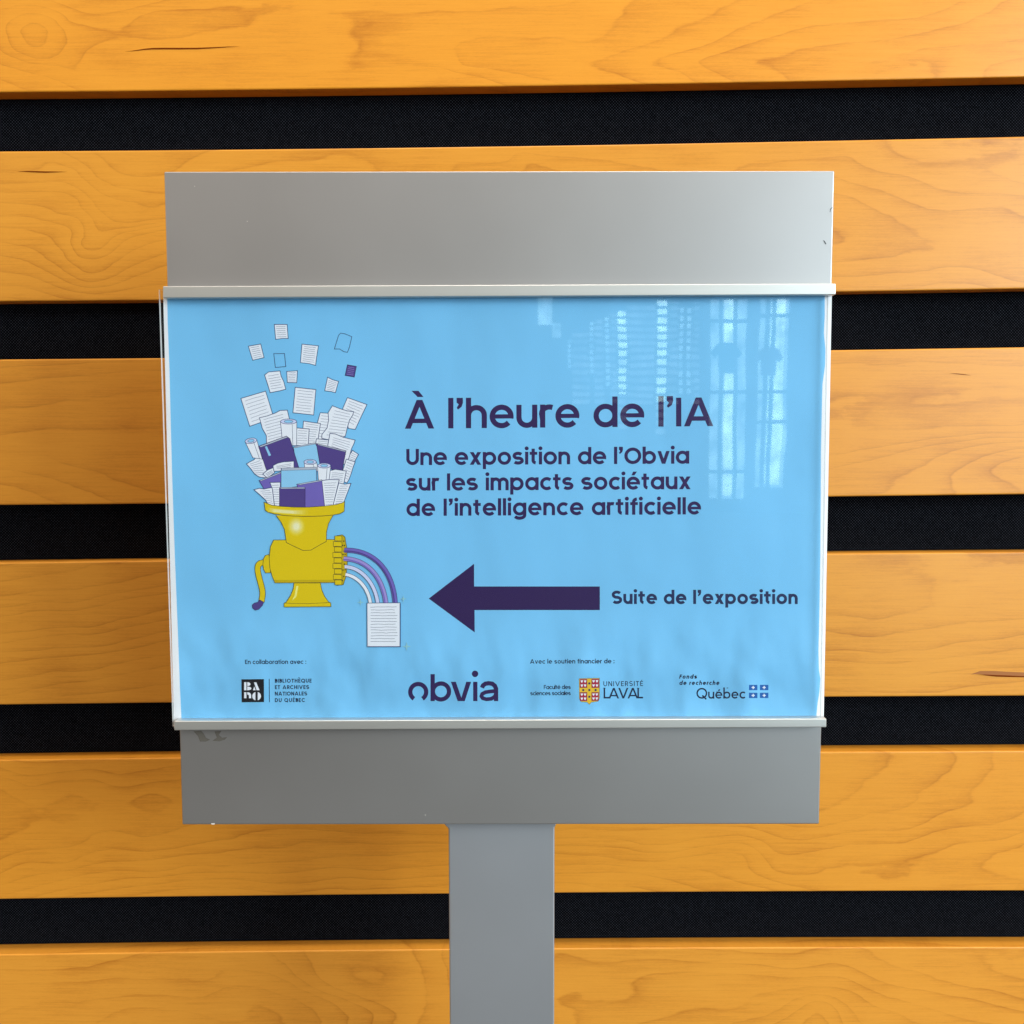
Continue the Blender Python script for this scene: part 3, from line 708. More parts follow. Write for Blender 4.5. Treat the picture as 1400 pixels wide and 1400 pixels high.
        P(arc(rx + h, 1 - h - ry, rx, ry, 33, 268) + arc(rx + h, h + ry, rx * 1.05, ry, 88, -146)); W = 2 * rx + w
    else: W = .4
    if acc:
        top = (X if ch == 'e' else 1.0); mx = W / 2
        if acc == 'a': S.append(('f', [(mx - w * .55, top + w * .45), (mx + w * .35, top + w * .45), (mx + w * 1.1, top + w * 1.6), (mx - w * .05, top + w * 1.6)]))
        if acc == 'g': S.append(('f', [(mx - w * .35, top + w * .55), (mx + w * .75, top + w * .55), (mx - w * .2, top + w * 1.75), (mx - w * 1.5, top + w * 1.75)]))
        if acc == 'c': P([(mx - w * 1.1, top + w * .5), (mx, top + w * 1.4), (mx + w * 1.1, top + w * .5)], False, .7)
    return W, S
def text(art, s, x0, x1, y0, y1, cap, m, X=0.79, w=0.18, gap=0.13, slant=0.0, asc=1.06, wide=1.0):
    """set a line between x0 and x1 (baseline y0 -> y1), letter spacing taking up the slack"""
    gl = [glyph(c, X, w, asc) for c in s]
    nat = sum(g[0] for g in gl) * wide
    tr = ((x1 - x0) / cap - nat) / (len(s) - 1)
    pen = 0.0
    for (W, S) in gl:
        for st in S:
            pts = []
            for (x, y) in st[1]:
                gx = pen + x * wide + slant * y
                pts.append((x0 + gx * cap, y0 + (y1 - y0) * (gx * cap / (x1 - x0)) - y * cap))
            if st[0] == 'p': art.pen(pts, w * cap * st[3], m, closed=st[2])
            else: art.poly(pts, m)
        pen += W * wide + tr
    LAYER[0] = LBASE
LBASE = 4
LAYER[0] = LBASE
A1 = Art(); text(A1, 'À l\u2019heure de l\u2019IA', 553.5, 975.2, 586.2, 582.6, 39.3, 'purple', X=.80, w=.182, wide=1.02); A1.build('headline', poster)
A2 = Art()
text(A2, 'Une exposition de l\u2019Obvia', 555.4, 942.4, 636.0, 633.8, 22.2, 'purple', X=.785, w=.198, wide=1.03)
text(A2, 'sur les impacts sociétaux', 555.2, 944.4, 671.0, 668.8, 22.2, 'purple', X=.785, w=.198, wide=1.03)
text(A2, 'de l\u2019intelligence artificielle', 555.6, 958.5, 705.5, 703.2, 22.2, 'purple', X=.785, w=.198, wide=1.03)
A2.build('subtitle', poster)
A3 = Art(); A3.poly([(586.1, 818.4), (648.2, 770.7), (648.2, 801.8), (820.1, 801.8), (820.1, 834.1), (648.8, 834.1), (649, 864.7)], 'purple'); A3.build('direction_arrow', poster)
LAYER[0] = LBASE
A4 = Art(); text(A4, 'Suite de l\u2019exposition', 836.3, 1090.7, 825.8, 825.8, 18.3, 'navy', X=.76, w=.215, wide=1.02); A4.build('arrow_caption', poster)
A5 = Art(); text(A5, 'En collaboration avec :', 335, 418.6, 907.9, 907.6, 5.9, 'text', X=.74, w=.18); A5.build('collaboration_note', poster)
A6 = Art(); text(A6, 'Avec le soutien financier de :', 724.6, 840, 907.4, 906.8, 6.1, 'text', X=.74, w=.18); A6.build('support_note', poster)
A7 = Art()
text(A7, 'Faculté des', 743.4, 780.3, 942.2, 942.0, 5.6, 'text', X=.74, w=.18); text(A7, 'sciences sociales', 724.9, 780.3, 950.6, 950.3, 5.6, 'text', X=.74, w=.18)
A7.build('faculty_note', poster)
# library logo
L1 = Art(); L1.poly([(330, 928.8), (360.8, 928.5), (361, 959.9), (330.3, 960.2)], 'black')
z = lambda pts: Z(5.6, 310, 880, pts)
W_ = lambda pts: L1.poly(z(pts), 'white')
W_([(133, 295), (151, 295), (151, 357), (133, 357)])
W_([(157, 295)] + [(160 + 22 * math.cos(t), 310 + 15 * math.sin(t)) for t in np.linspace(-1.57, 1.57, 9)] + [(157, 325)])
W_([(157, 329)] + [(162 + 27 * math.cos(t), 343 + 14 * math.sin(t)) for t in np.linspace(-1.57, 1.57, 9)] + [(157, 357)])
W_([(208, 296), (226, 296), (252, 357), (229, 357)]); W_([(201, 357), (210, 328), (222, 357)])
W_([(133, 372), (151, 372), (151, 418), (133, 418)])
W_([(157, 372), (170, 373), (181, 380), (187, 392), (187, 418), (170, 418), (170, 396), (157, 388)])
W_([(225 + 30 * math.cos(t), 402 + 32 * math.sin(t)) for t in np.linspace(1.75, 4.53, 14)])
W_([(232 + 30 * math.cos(t), 402 + 32 * math.sin(t)) for t in np.linspace(-1.39, 1.39, 14)])
LAYER[0] = LBASE
L1.pen([(368, 928.2), (368.3, 960)], 1.0, 'text')
for s_, xe, yb in (('BIBLIOTHÈQUE', 426, 933.4), ('ET ARCHIVES', 422.6, 942.2), ('NATIONALES', 419.9, 951.0), ('DU QUÉBEC', 417, 959.9)):
    text(L1, s_, 375.8, xe, yb, yb - .2, 5.3, 'text', w=.215)
L1.build('library_logo', poster)
# organiser logo: broken o, b, v, i, a
z = lambda pts: Z(5.6, 540, 880, pts)
L2 = Art(); pw = 33 / 5.6
L2.pen(z([(178 + 61 * math.cos(t), 370 + 61 * math.sin(t)) for t in np.linspace(math.radians(122), math.radians(418), 34)]), pw, 'purple')
L2.pen(z([(288.5, 233), (288.5, 440)]), pw, 'purple')
L2.pen(z([(352 + 62 * math.cos(t), 366 + 61 * math.sin(t)) for t in np.linspace(0, 2 * math.pi, 34)[:-1]]), pw, 'purple', closed=True)
L2.poly(z([(428, 292), (466, 292), (517, 440), (480, 440)]), 'purple'); L2.poly(z([(546, 292), (583, 292), (534, 440), (500, 440)]), 'purple')
L2.pen(z([(615, 292), (615, 440)]), pw, 'purple'); L2.poly(z([(613 + 25 * math.cos(t), 231 + 25 * math.sin(t)) for t in np.linspace(0, 2 * math.pi, 22)[:-1]]), 'purple')
L2.pen(z([(666, 338), (674, 320), (692, 307), (718, 303), (745, 307), (764, 322), (774, 345), (774, 440)]), pw, 'purple')
L2.pen(z([(774, 362), (730, 366), (692, 372), (668, 385), (662, 402), (672, 418), (700, 426), (738, 422), (764, 406), (774, 388)]), pw * .88, 'purple')
L2.build('organiser_logo', poster)
LAYER[0] = LBASE
# university crest and name
z = lambda pts: Z(3.5, 710, 880, pts)
L3 = Art()
sh = [(286, 167), (384, 165), (384, 262), (376, 276), (345, 280), (335, 291), (324, 280), (295, 278), (287, 264)]
L3.poly(z(sh), 'gold', 'text', .45)
for (xa, ya, xb, yb) in ((290, 170, 324, 211), (346, 169, 381, 211), (290, 233, 324, 274), (346, 233, 380, 273)):
    L3.poly(z([(xa, ya), (xb, ya), (xb, yb), (xa, yb)]), 'red', 'text', .3)
    for i in (0, 1):
        for j in (0, 1):
            cx_, cy_ = xa + (xb - xa) * (.27 + .46 * i), ya + (yb - ya) * (.26 + .48 * j)
            L3.poly(z([(cx_ - 6, cy_ - 5), (cx_ - 2, cy_ - 6), (cx_, cy_ - 3), (cx_ + 2, cy_ - 6), (cx_ + 6, cy_ - 5), (cx_ + 4, cy_ + 2), (cx_, cy_ + 7), (cx_ - 4, cy_ + 2)]), 'white')
for (cx_, cy_) in ((335, 190), (335, 222), (335, 254), (306, 222), (365, 222)):
    L3.poly(z([(cx_ + 5.5 * math.cos(t), cy_ + 5.5 * math.sin(t)) for t in np.linspace(0, 6.28, 9)[:-1]]), 'navy')
L3.build('university_crest', poster); LAYER[0] = LBASE
L4 = Art()
text(L4, 'UNIVERSITÉ', 825.0, 879.0, 938.2, 937.8, 6.7, 'text', w=.15)
text(L4, 'LAVAL', 825.2, 879.2, 955.0, 954.8, 14.4, 'text', w=.15)
for xx in (825.2, 879.2 - 7.6): L4.pen([(xx - .8, 940.8), (xx + 2.6, 940.8)], .8, 'text')
LAYER[0] = LBASE
L4.build('university_name', poster)
L5 = Art()
text(L5, 'Fonds', 928.4, 952.6, 927.9, 927.8, 5.7, 'text', X=.74, w=.25, slant=.2); text(L5, 'de recherche', 928.4, 983.2, 936.4, 936.3, 5.7, 'text', X=.74, w=.24, slant=.2)
text(L5, 'Québec', 952.2, 1019.2, 955.2, 954.9, 14.6, 'text', X=.64, w=.14, asc=1.04)
for px_, py_, s_ in ((969.5, 945.9, 1), (981, 945.8, 1), (995.3, 940.3, 1)): L5.pen([(px_ - 1.8, py_ + .5), (px_ + .2, py_)], .9, 'text')
LAYER[0] = LBASE
for xa in (1024.0, 1039.0):
    for ya in (936.3, 947.1):
        L5.poly([(xa, ya), (xa + 11.5, ya), (xa + 11.5, ya + 7.3), (xa, ya + 7.3)], 'royal')
        cx_, cy_ = xa + 5.75, ya + 3.65
        L5.poly([(cx_ - .7, cy_ - 2.2), (cx_ + .7, cy_ - 2.2), (cx_ + .7, cy_ + 2.2), (cx_ - .7, cy_ + 2.2)], 'white')
        L5.poly([(cx_ - 2.2, cy_ - .7), (cx_ + 2.2, cy_ - .7), (cx_ + 2.2, cy_ + .7), (cx_ - 2.2, cy_ + .7)], 'white')
L5.build('research_fund_logo', poster); LAYER[0] = LBASE

# --- illustration: pages and books pouring into a yellow grinder
ill = Art()
zc = lambda pts: Z(7.0, 320, 430, pts)
za = lambda pts: Z(5.385, 310, 520, pts)
zb = lambda pts: Z(5.385, 310, 660, pts)
def rules(art, quad, n, m='gline', lw=.5, ins=.12, wav=.25):
    """n handwritten lines across a page given as top-left, top-right, bottom-right, bottom-left"""
    tl, tr_, br, bl = [np.array(p, float) for p in quad]
    rg = random.Random(int(tl[0] * 7 + tl[1]))
    y = art.y()
    for i in range(n):
        t = (i + 1) / (n + 1)
        a_ = tl + (bl - tl) * t; b_ = tr_ + (br - tr_) * t
        p0 = a_ + (b_ - a_) * (ins + .03 * rg.random()); p1 = a_ + (b_ - a_) * (1 - ins * .8 - .1 * rg.random())
        pts = [p0 + (p1 - p0) * k / 7 + np.array([0, (rg.random() - .5) * wav * 2]) for k in range(8)]
        art.pen(pts, lw, m, y=y)
def page(pts, quad, n, fill='white', line='line', lw=.95, rule='gline'):
    s = Art(); s.poly(pts, fill, line, lw)
    if n: rules(s, quad, n, rule)
    return s.build('page_drawing', illustration)
bk = Art()
bk.poly([(330.0, 700), (330.2, 700), (330.2, 700.2)], 'blue'); illustration = bk.build('illustration', poster)
def cpage(pts, q, n, **k): page(zc(pts), zc(q or pts), n, **k)
def apage(pts, q, n, **k): page(za(pts), za(q), n, **k)
cpage([(385, 95), (508, 95), (518, 230), (470, 228), (398, 238)], [(385, 95), (508, 95), (518, 230), (398, 235)], 6)
cpage([(137, 303), (255, 282), (287, 412), (232, 425), (178, 438)], [(137, 303), (255, 282), (287, 412), (178, 438)], 6)
cpage([(380, 375), (482, 373), (495, 498), (395, 507)], None, 0, fill='blue')
cpage([(650, 283), (808, 300), (790, 410), (780, 487), (720, 470), (635, 460)], [(650, 283), (808, 300), (782, 480), (635, 460)], 8)
cpage([(1000, 200), (1020, 178), (1060, 185), (1127, 212), (1105, 310), (1085, 362), (1050, 355), (1010, 330), (960, 330)], None, 0, fill='blue', lw=.9)
cpage([(1085, 482), (1170, 497), (1150, 598), (1063, 583)], [(1085, 482), (1170, 497), (1150, 598), (1063, 583)], 5, fill='book', line='purple', rule='lilac')
cpage([(293, 578), (330, 550), (440, 540), (450, 590), (475, 640), (495, 715), (440, 730), (345, 748), (325, 680), (305, 620)], [(300, 570), (445, 545), (490, 715), (340, 740)], 6)
cpage([(505, 545), (607, 538), (600, 653), (510, 650)], [(505, 545), (607, 538), (600, 653), (510, 650)], 6)
cpage([(895, 600), (945, 625), (1000, 640), (970, 748), (930, 738), (868, 730)], [(895, 610), (1000, 645), (970, 745), (868, 728)], 6)
cpage([(65, 803), (302, 733), (370, 955), (376, 990), (150, 1070)], [(65, 803), (302, 733), (374, 985), (150, 1070)], 7)
cpage([(585, 697), (783, 718), (762, 962), (563, 940)], [(585, 697), (783, 718), (762, 962), (563, 940)], 8)
cpage([(1085, 795), (1272, 862), (1220, 970), (1160, 1100), (1095, 1090), (1040, 900)], [(1085, 795), (1272, 862), (1165, 1095), (1010, 1010)], 8)
cpage([(825, 940), (905, 945), (950, 1010), (930, 1200), (800, 1200), (790, 1060)], [(825, 940), (925, 950), (910, 1200), (790, 1190)], 8)
cpage([(940, 873), (1010, 900), (1080, 922), (1145, 930), (1135, 965), (1105, 1010), (1085, 1080), (1065, 1165), (1000, 1180), (910, 1200), (840, 1185), (840, 1150), (890, 1085), (905, 1010), (900, 940)], [(945, 885), (1145, 935), (1065, 1190), (850, 1180)], 9)
cpage([(243, 988), (320, 970), (400, 940), (440, 918), (510, 915), (530, 1000), (530, 1260), (310, 1260), (310, 1160), (270, 1090)], [(243, 988), (510, 915), (540, 1200), (310, 1260)], 9)
apage([(565, 300), (690, 318), (665, 480), (550, 480)], [(565, 300), (690, 318), (665, 480), (560, 480)], 9)
apage([(515, 350), (607, 358), (600, 480), (505, 480)], [(515, 350), (607, 358), (600, 480), (505, 480)], 6)
apage([(660, 430), (760, 440), (760, 520), (650, 500)], [(660, 430), (760, 440), (760, 500), (650, 490)], 3)
apage([(925, 515), (970, 545), (940, 600), (880, 590)], [(915, 515), (970, 545), (940, 600), (890, 590)], 4)
apage([(760, 390), (800, 395), (860, 420), (945, 440), (935, 470), (920, 500), (900, 570), (870, 620), (740, 560), (745, 470)], [(762, 400), (940, 445), (890, 590), (745, 520)], 7)
apage([(880, 580), (945, 600), (930, 640), (915, 690), (900, 730), (885, 755), (850, 740), (855, 660)], [(880, 580), (945, 605), (890, 750), (855, 730)], 7)
def roll(body, ell, rot=0.0):
    s = Art(); s.poly(za(body), 'white', 'line', .75)
    cx_, cy_, rx, ry = ell; c_, s_ = math.cos(rot), math.sin(rot)
    e = lambda k: [(cx_ + k * rx * math.cos(t) * c_ - k * ry * math.sin(t) * s_, cy_ + k * rx * math.cos(t) * s_ + k * ry * math.sin(t) * c_) for t in np.linspace(0, 6.283, 19)[:-1]]
    s.poly(za(e(1)), 'pale', 'line', .7); s.poly(za(e(.55)), 'sky', 'line', .55)
    (x0_, y0_), (x1_, y1_) = body[-1], body[-2]
    s.pen(za([(x0_ * .72 + body[0][0] * .28, y0_ + 14), (x1_ * .72 + body[1][0] * .28, y1_)]), .55, 'line')
    s.build('scroll_drawing', illustration)
roll([(395, 300), (413, 480), (515, 480), (516, 310)], (455, 303, 60, 19))
apage([(145, 615), (170, 600), (200, 585), (220, 565), (262, 562), (290, 640), (310, 720), (240, 712), (205, 690), (180, 655)], [(150, 612), (260, 565), (300, 720), (200, 695)], 7)
roll([(135, 452), (192, 570), (262, 580), (222, 440)], (178, 445, 44, 20), -.15)
def book(pts, fill, strip=None, extra=None):
    s = Art(); s.poly(za(pts), fill, 'purple', .7)
    if strip: s.poly(za(strip), 'grey', 'purple', .4)
    if extra: s.poly(za(extra), 'sky')
    s.build('book_drawing', illustration)
book([(490, 490), (650, 462), (672, 500), (690, 660), (520, 660)], 'sky', [(490, 490), (640, 460), (655, 460), (655, 468), (500, 497)])
book([(233, 485), (440, 410), (465, 430), (530, 640), (400, 660), (292, 660)], 'book', [(240, 485), (440, 411), (452, 419), (250, 493)], [(281, 489), (296, 485), (326, 552), (310, 558)])
book([(660, 465), (878, 518), (850, 664), (690, 645)], 'book', [(668, 467), (878, 519), (874, 527), (672, 476)])
apage([(265, 690), (300, 660), (345, 642), (352, 680), (300, 720)], [(268, 690), (345, 648), (350, 680), (300, 715)], 3)
apage([(340, 628), (375, 610), (420, 600), (495, 595), (495, 660), (348, 670)], [(342, 628), (495, 598), (495, 650), (348, 662)], 3)
roll([(570, 605), (575, 660), (680, 670), (660, 600)], (614, 601, 46, 19))
apage([(760, 665), (800, 655), (880, 668), (860, 770), (745, 740)], [(760, 668), (880, 672), (862, 760), (748, 740)], 5)
roll([(668, 632), (676, 745), (752, 745), (766, 632)], (717, 628, 48, 18))
book([(238, 738), (400, 672), (402, 800), (280, 810)], 'lav', [(242, 736), (400, 673), (400, 683), (252, 742)])
book([(400, 650), (660, 640), (662, 760), (400, 800)], 'sky', [(402, 646), (660, 638), (660, 656), (406, 664)])
apage([(200, 805), (240, 795), (275, 800), (335, 788), (348, 850), (352, 930), (310, 925), (285, 880), (240, 840)], [(225, 805), (335, 792), (350, 925), (300, 910)], 7)
apage([(318, 752), (395, 750), (392, 930), (352, 930), (336, 800)], [(320, 756), (395, 754), (392, 925), (350, 925)], 9)
apage([(825, 755), (870, 765), (915, 758), (850, 930), (780, 930)], [(825, 762), (912, 762), (850, 925), (785, 925)], 9)
apage([(695, 738), (760, 730), (828, 732), (780, 932), (722, 932)], [(698, 740), (826, 736), (782, 930), (722, 930)], 10)
book([(515, 765), (700, 732), (722, 935), (560, 935)], 'lav', [(518, 764), (700, 732), (701, 741), (540, 770)])
book([(388, 790), (577, 790), (577, 938), (388, 938)], 'book', [(390, 788), (575, 788), (575, 797), (400, 799)])

# grinder
def tube_arc(p0, c1, c2, p1, n=24):
    t = np.linspace(0, 1, n)[:, None]; p0, c1, c2, p1 = map(np.array, (p0, c1, c2, p1))
    return ((1 - t) ** 3 * p0 + 3 * (1 - t) ** 2 * t * c1 + 3 * (1 - t) * t * t * c2 + t ** 3 * p1).tolist()
g = Art()
g.poly(zb([(495, 738), (490, 780), (470, 830), (437, 880), (422, 888), (422, 915), (768, 912), (765, 884), (750, 878), (720, 835), (700, 790), (690, 738)]), 'yellow', 'yline', .75)
g.pen(zb([(432, 887), (600, 890), (755, 882)]), .55, 'yline')
g.poly(zb([(512, 760), (528, 760), (512, 840), (480, 868), (500, 830)]), 'ylight')
g.build('grinder_foot', illustration)
g = Art()
ln = tube_arc((268, 588), (195, 590), (240, 690), (260, 780), 18) + tube_arc((260, 780), (268, 815), (262, 840), (255, 880), 8)[1:]
g.pen(zb(ln), 8.4, 'yline'); g.pen(zb(ln), 6.9, 'yellow')
hn = tube_arc((256, 872), (240, 905), (226, 916), (212, 916), 8)
g.poly(zb([(243, 862), (272, 880), (262, 905), (235, 932), (208, 938), (190, 922), (188, 900), (205, 885), (228, 880)]), 'book', 'purple', .6)
g.build('crank_drawing', illustration)
g = Art()
g.poly(zb([(310, 528), (285, 535), (270, 560), (266, 600), (272, 640), (286, 664), (322, 662)]), 'yellow', 'yline', .75)
g.poly(zb([(345, 422), (433, 421), (733, 417), (795, 418), (805, 735), (355, 737), (335, 690), (318, 630), (312, 550), (322, 470)]), 'yellow', 'yline', .75)
g.poly(zb([(352, 716), (800, 714), (804, 731), (357, 733)]), 'yshade')
g.build('grinder_body', illustration)
g = Art()
g.poly(zb([(362, 240), (400, 290), (425, 345), (435, 410), (438, 440), (500, 470), (560, 498), (620, 496), (690, 455), (733, 432), (735, 360), (750, 300), (783, 240)]), 'yellow')
g.pen(zb([(362, 240), (400, 290), (425, 345), (435, 410), (438, 440), (500, 470), (560, 498), (620, 496), (690, 455), (733, 432), (735, 360), (750, 300), (783, 240)]), .75, 'yline')
for k in range(7):
    rr = 1.0 - k / 8.5
    g.poly(zb([(512 + 66 * rr * math.cos(t), 322 + 72 * rr * math.sin(t)) for t in np.linspace(0, 6.283, 24)[:-1]]), 'cream%d' % k)
g.build('grinder_neck', illustration)
g = Art()
rim_t = [(275, 143), (330, 165), (400, 174), (500, 180), (600, 180), (720, 172), (810, 160), (850, 148), (868, 138)]
rim_b = [(865, 210), (835, 228), (780, 238), (700, 245), (570, 248), (440, 243), (350, 230), (300, 215), (283, 203)]
g.poly(zb(rim_t + rim_b), 'yellow', 'yline', .8)
for k in range(6):
    u = k / 7; L_, R_ = 300 + 70 * u, 600 - 150 * u
    ys = lambda x: 172 + 24 * (1 - ((x - 572) / 297) ** 2) + 4
    up_ = [(x, ys(x) + 14 * u) for x in np.linspace(L_, R_, 8)]; dn_ = [(x, ys(x) + 36 - 12 * u) for x in np.linspace(R_, L_, 8)]
    g.poly(zb(up_ + dn_), 'cream%d' % k)
g.build('grinder_rim', illustration)
g = Art()
g.poly(zb([(812, 390), (850, 383), (870, 400), (884, 480), (888, 590), (878, 690), (858, 750), (812, 756), (805, 570)]), 'yshade', 'yline', .75)
for k in range(9):
    y0_ = 392 + k * 40.5; dx = -10 if k % 2 else 0; dx += 6 * abs(k - 4) / 4
    g.poly(zb([(790 + dx, y0_), (838 + dx, y0_), (848, y0_ + 6), (848, y0_ + 38), (838 + dx, y0_ + 36), (790 + dx, y0_ + 36)]), 'yellow', 'yline', .6)
for (x_, y_) in ((862, 430), (866, 462), (852, 462), (856, 528), (872, 528), (856, 642), (872, 640), (862, 690), (852, 720), (866, 600)):
    g.poly(zb([(x_ + 5 * math.cos(t), y_ + 6 * math.sin(t)) for t in np.linspace(0, 6.283, 9)[:-1]]), 'yline')
g.build('grinder_plate', illustration)
for (p0, c1, c2, p1, m_, w_) in (((866, 497), (1080, 490), (1225, 640), (1241, 888), 'lav', 31), ((862, 560), (1030, 560), (1150, 690), (1172, 888), 'lilac', 30),
                             ((868, 618), (990, 620), (1095, 740), (1112, 888), 'pale', 24), ((874, 675), (970, 690), (1045, 780), (1058, 888), 'white', 22)):
    g = Art(); ln = zb(tube_arc(p0, c1, c2, p1)); w_ /= 5.385
    g.pen(ln, w_ + 1.1, 'purple'); g.pen(ln, w_, m_)
    off = [(x_ + w_ * .28, y_ - w_ * .28) for x_, y_ in ln]
    if m_ in ('lav', 'lilac'): g.pen([(x_ - w_ * .2, y_ + w_ * .2) for x_, y_ in ln], w_ * .3, 'book' if m_ == 'lav' else 'lav')
    g.build('tube_drawing', illustration)
g = Art(); g.poly(zb([(1033, 886), (1278, 884), (1278, 1208), (1035, 1208)]), 'white', 'line', .8)
g.pen(zb([(1275, 890), (1275, 1206), (1040, 1206)]), .8, 'line')
rules(g, zb([(1033, 895), (1278, 893), (1278, 1190), (1035, 1190)]), 13, 'line', .5, .09, .35)
g.build('page_drawing', illustration)
for (x_, y_, r_) in ((985, 880, 26), (1300, 855, 26), (1325, 1205, 34)):
    g = Art(); g.poly(zb([(x_ + (r_ if k % 2 == 0 else r_ * .28) * math.cos(k * math.pi / 4), y_ + (r_ if k % 2 == 0 else r_ * .28) * math.sin(k * math.pi / 4)) for k in range(8)]), 'spark')
    g.build('spark_drawing', illustration)

# ------------------------------------------------------------------ the hall behind the camera, mirrored in the acrylic
m_hw, _, _ = material('hall_plaster', (0.16, 0.16, 0.17, 1), 0.8)
v, f = prism([(-9, 7), (9, 7), (9, 0), (-9, 0)], -16.2, -16.0)
tag(link_mesh('hall_wall', v, f, m_hw), 'plain grey far wall of the hall, mirrored in the acrylic', 'wall')
def glow(name, col, s):
    m = bpy.data.materials.new(name); m.use_nodes = True; nt = m.node_tree; nt.nodes.clear()
    o_ = nt.nodes.new('ShaderNodeOutputMaterial'); e_ = nt.nodes.new('ShaderNodeEmission')
    tc = nt.nodes.new('ShaderNodeTexCoord'); n_ = nt.nodes.new('ShaderNodeTexNoise'); n_.inputs['Scale'].default_value = 3.0; n_.inputs['Detail'].default_value = 3
    nt.links.new(tc.outputs['Object'], n_.inputs['Vector'])
    mr = nt.nodes.new('ShaderNodeMapRange'); mr.inputs['From Min'].default_value = .3; mr.inputs['From Max'].default_value = .7
    mr.inputs['To Min'].default_value = s * .3; mr.inputs['To Max'].default_value = s * 1.5
    nt.links.new(n_.outputs[0], mr.inputs[0]); nt.links.new(mr.outputs[0], e_.inputs[1])
    e_.inputs[0].default_value = (*col, 1); nt.links.new(e_.outputs[0], o_.inputs[0]); return m
m_day = glow('window_daylight', (0.70, 1.0, 0.98), 5.6)
m_dim = glow('window_haze', (0.62, 0.92, 1.0), 2.4)
m_faint = glow('window_veil', (0.75, 0.92, 1.0), 0.9)
m_bar, _, _ = material('window_bar', (0.10, 0.11, 0.12, 1), 0.5)
HB = -15.9
def boxes(name, lst, mat, parent, origin):
    V, F = [], []
    for (xa, xb, za_, zb_, ya, yb) in lst:
        v, f = prism([(xa, zb_), (xb, zb_), (xb, za_), (xa, za_)], ya, yb); n = len(V); V += v; F += [tuple(i + n for i in q) for q in f]
    return link_mesh(name, V, F, mat, parent, origin)
for i, (x, w_, z0, z1, n, lab) in enumerate((
    (0.91, .05, 1.00, 1.46, 6, 'narrowest slit window behind wooden louvres, shortest of the row'),
    (1.29, .055, .92, 1.76, 9, 'narrow slit window behind louvres, second from the short one'),
    (1.54, .06, .72, 1.84, 11, 'slit window behind louvres left of the brightest one'),
    (1.77, .12, .62, 1.94, 11, 'brightest louvred slit window, mirrored above the headline'),
    (2.39, .15, .52, 2.12, 12, 'widest louvred slit window, mirrored over the last headline letters'),
    (2.71, .055, .60, 2.0, 11, 'louvred slit window, left one of a close pair'),
    (2.83, .06, .60, 2.0, 11, 'louvred slit window, right one of a close pair'))):
    org = (x, HB, ZC + z0)
    r_ = empty('louvred_window', org); tag(r_, lab, 'window', 'slit windows mirrored in the acrylic')
    boxes('pane', [(x - w_ / 2, x + w_ / 2, ZC + z0, ZC + z1, HB - .02, HB)], m_day if i in (3, 4) else m_dim, r_, org)
    if i in (3, 4): boxes('lower_pane', [(x - w_ / 2, x + w_ / 2, ZC + z0 - .6, ZC + z0 - .02, HB - .02, HB)], m_faint, r_, org); z0 -= .6; n = int(n * 1.4)
    st = (z1 - z0) / n; org = tuple(r_.location)
    boxes('louvre', [(x - w_ / 2 - .05, x + w_ / 2 + .05, ZC + z0 + st * k, ZC + z0 + st * (k + .34), HB + .003, HB + .03) for k in range(n + 1)], m_bar, r_, org)
org = (1.9, HB, ZC + 0.3)
r_ = empty('louvred_screen', org); tag(r_, 'wide dim louvred screen between the slit windows, mirrored in the acrylic', 'screen')
boxes('pane', [(xa, xb, ZC + .45, ZC + zb_, HB - .03, HB - .024) for xa, xb, zb_ in ((.95, 1.25, 1.6), (1.33, 1.49, 1.8), (1.58, 1.69, 1.9), (1.85, 2.29, 2.05), (2.49, 2.67, 2.1), (2.88, 3.0, 2.1))], m_faint, r_, org)
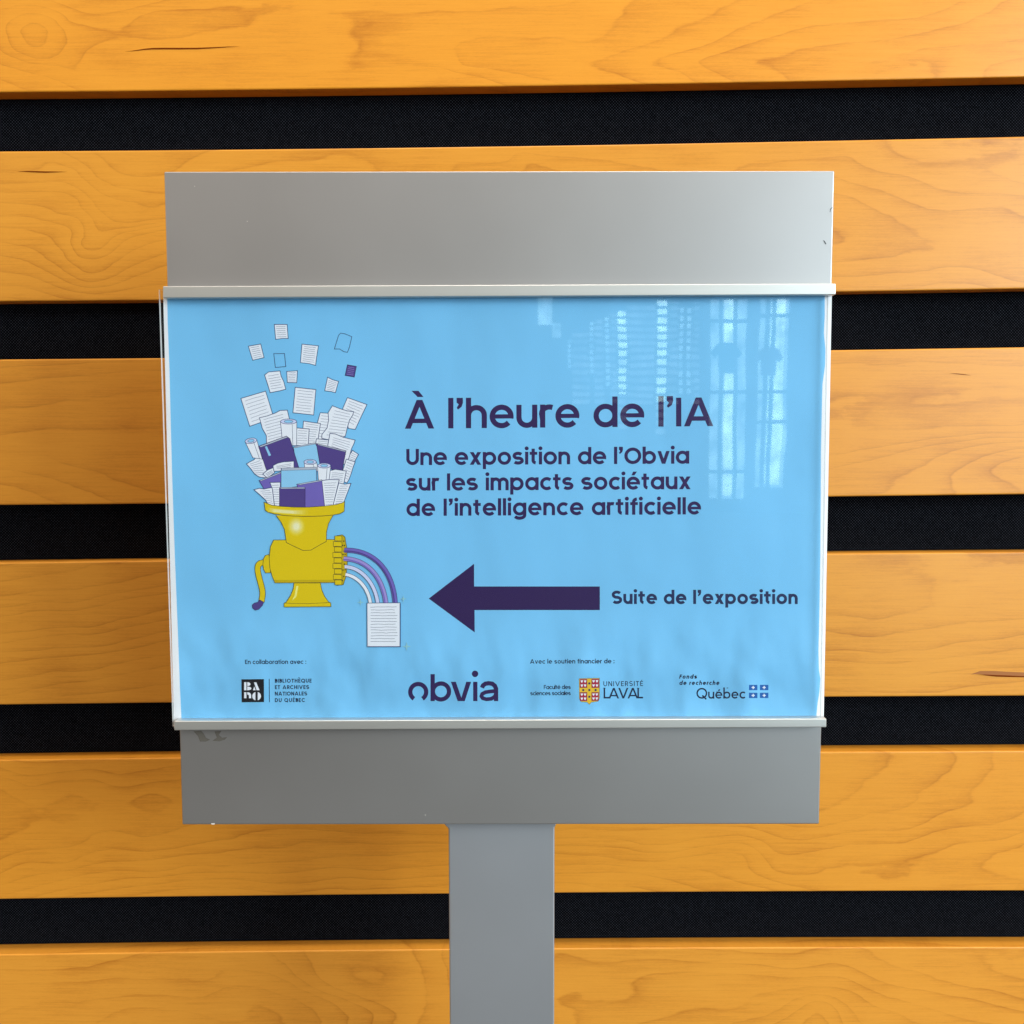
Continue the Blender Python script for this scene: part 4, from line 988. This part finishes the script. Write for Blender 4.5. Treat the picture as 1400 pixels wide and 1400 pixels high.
boxes('louvre', [(.9, 3.0, ZC + .42 + .115 * k, ZC + .47 + .115 * k, HB - .022, HB - .021) for k in range(15)], m_bar, r_, org)
boxes('upper_light', [(.40, .62, ZC + 1.72, ZC + 2.2, HB - .03, HB - .02), (.62, .76, ZC + 1.5, ZC + 1.75, HB - .03, HB - .02)], m_dim, r_, org)
for (xa, xb, z0, z1, rails, cols, lab) in (
    (3.18, 3.76, -1.10, 2.14, (-.62, .66, 1.78), (3.34, 3.58), 'tall mullioned window mirrored left, behind the green shirt'),
    (3.96, 4.42, -0.90, 2.14, (.16, .66, 1.86), (4.06, 4.16), 'tall mullioned window mirrored right, behind the pink shirt')):
    org = ((xa + xb) / 2, HB, ZC + z0)
    r_ = empty('tall_window', org); tag(r_, lab, 'window', 'tall windows mirrored in the acrylic')
    boxes('pane', [(xa, xb, ZC + z0, ZC + z1, HB - .02, HB)], m_dim, r_, org)
    boxes('clear_pane', [(cols[0] + .06, cols[1] + (.0 if xa < 3.5 else .2), ZC + z0 + .05, ZC + z1, HB + .001, HB + .006)], m_day, r_, org)
    boxes('mullion', [(c_ - .03, c_ + .03, ZC + z0, ZC + z1, HB + .008, HB + .05) for c_ in cols], m_bar, r_, org)
    boxes('transom', [(xa - .03, xb + .03, ZC + c_ - .03, ZC + c_ + .03, HB + .052, HB + .09) for c_ in rails], m_bar, r_, org)
for (x, z, k, col, lab) in ((3.22, 1.12, 1.0, (0.03, 0.16, 0.17, 1), 'teal t-shirt hung up before the left tall window'),
                            (3.86, 1.07, .86, (0.30, 0.24, 0.30, 1), 'pinkish t-shirt hung up before the right tall window')):
    m_, _, _ = material('shirt_cloth', col, 0.9)
    out_ = [(-.09, .22), (.09, .22), (.15, .19), (.25, .06), (.18, -.01), (.13, .05), (.12, -.22), (-.12, -.22), (-.13, .05), (-.18, -.01), (-.25, .06), (-.15, .19)]
    v, f = prism([(x + a_ * k, ZC + z + b_ * k) for a_, b_ in out_], -14.9, -14.82)
    o = link_mesh('t_shirt', v, f, m_); bevel(o, 0.015, 2); tag(o, lab, 't-shirt')
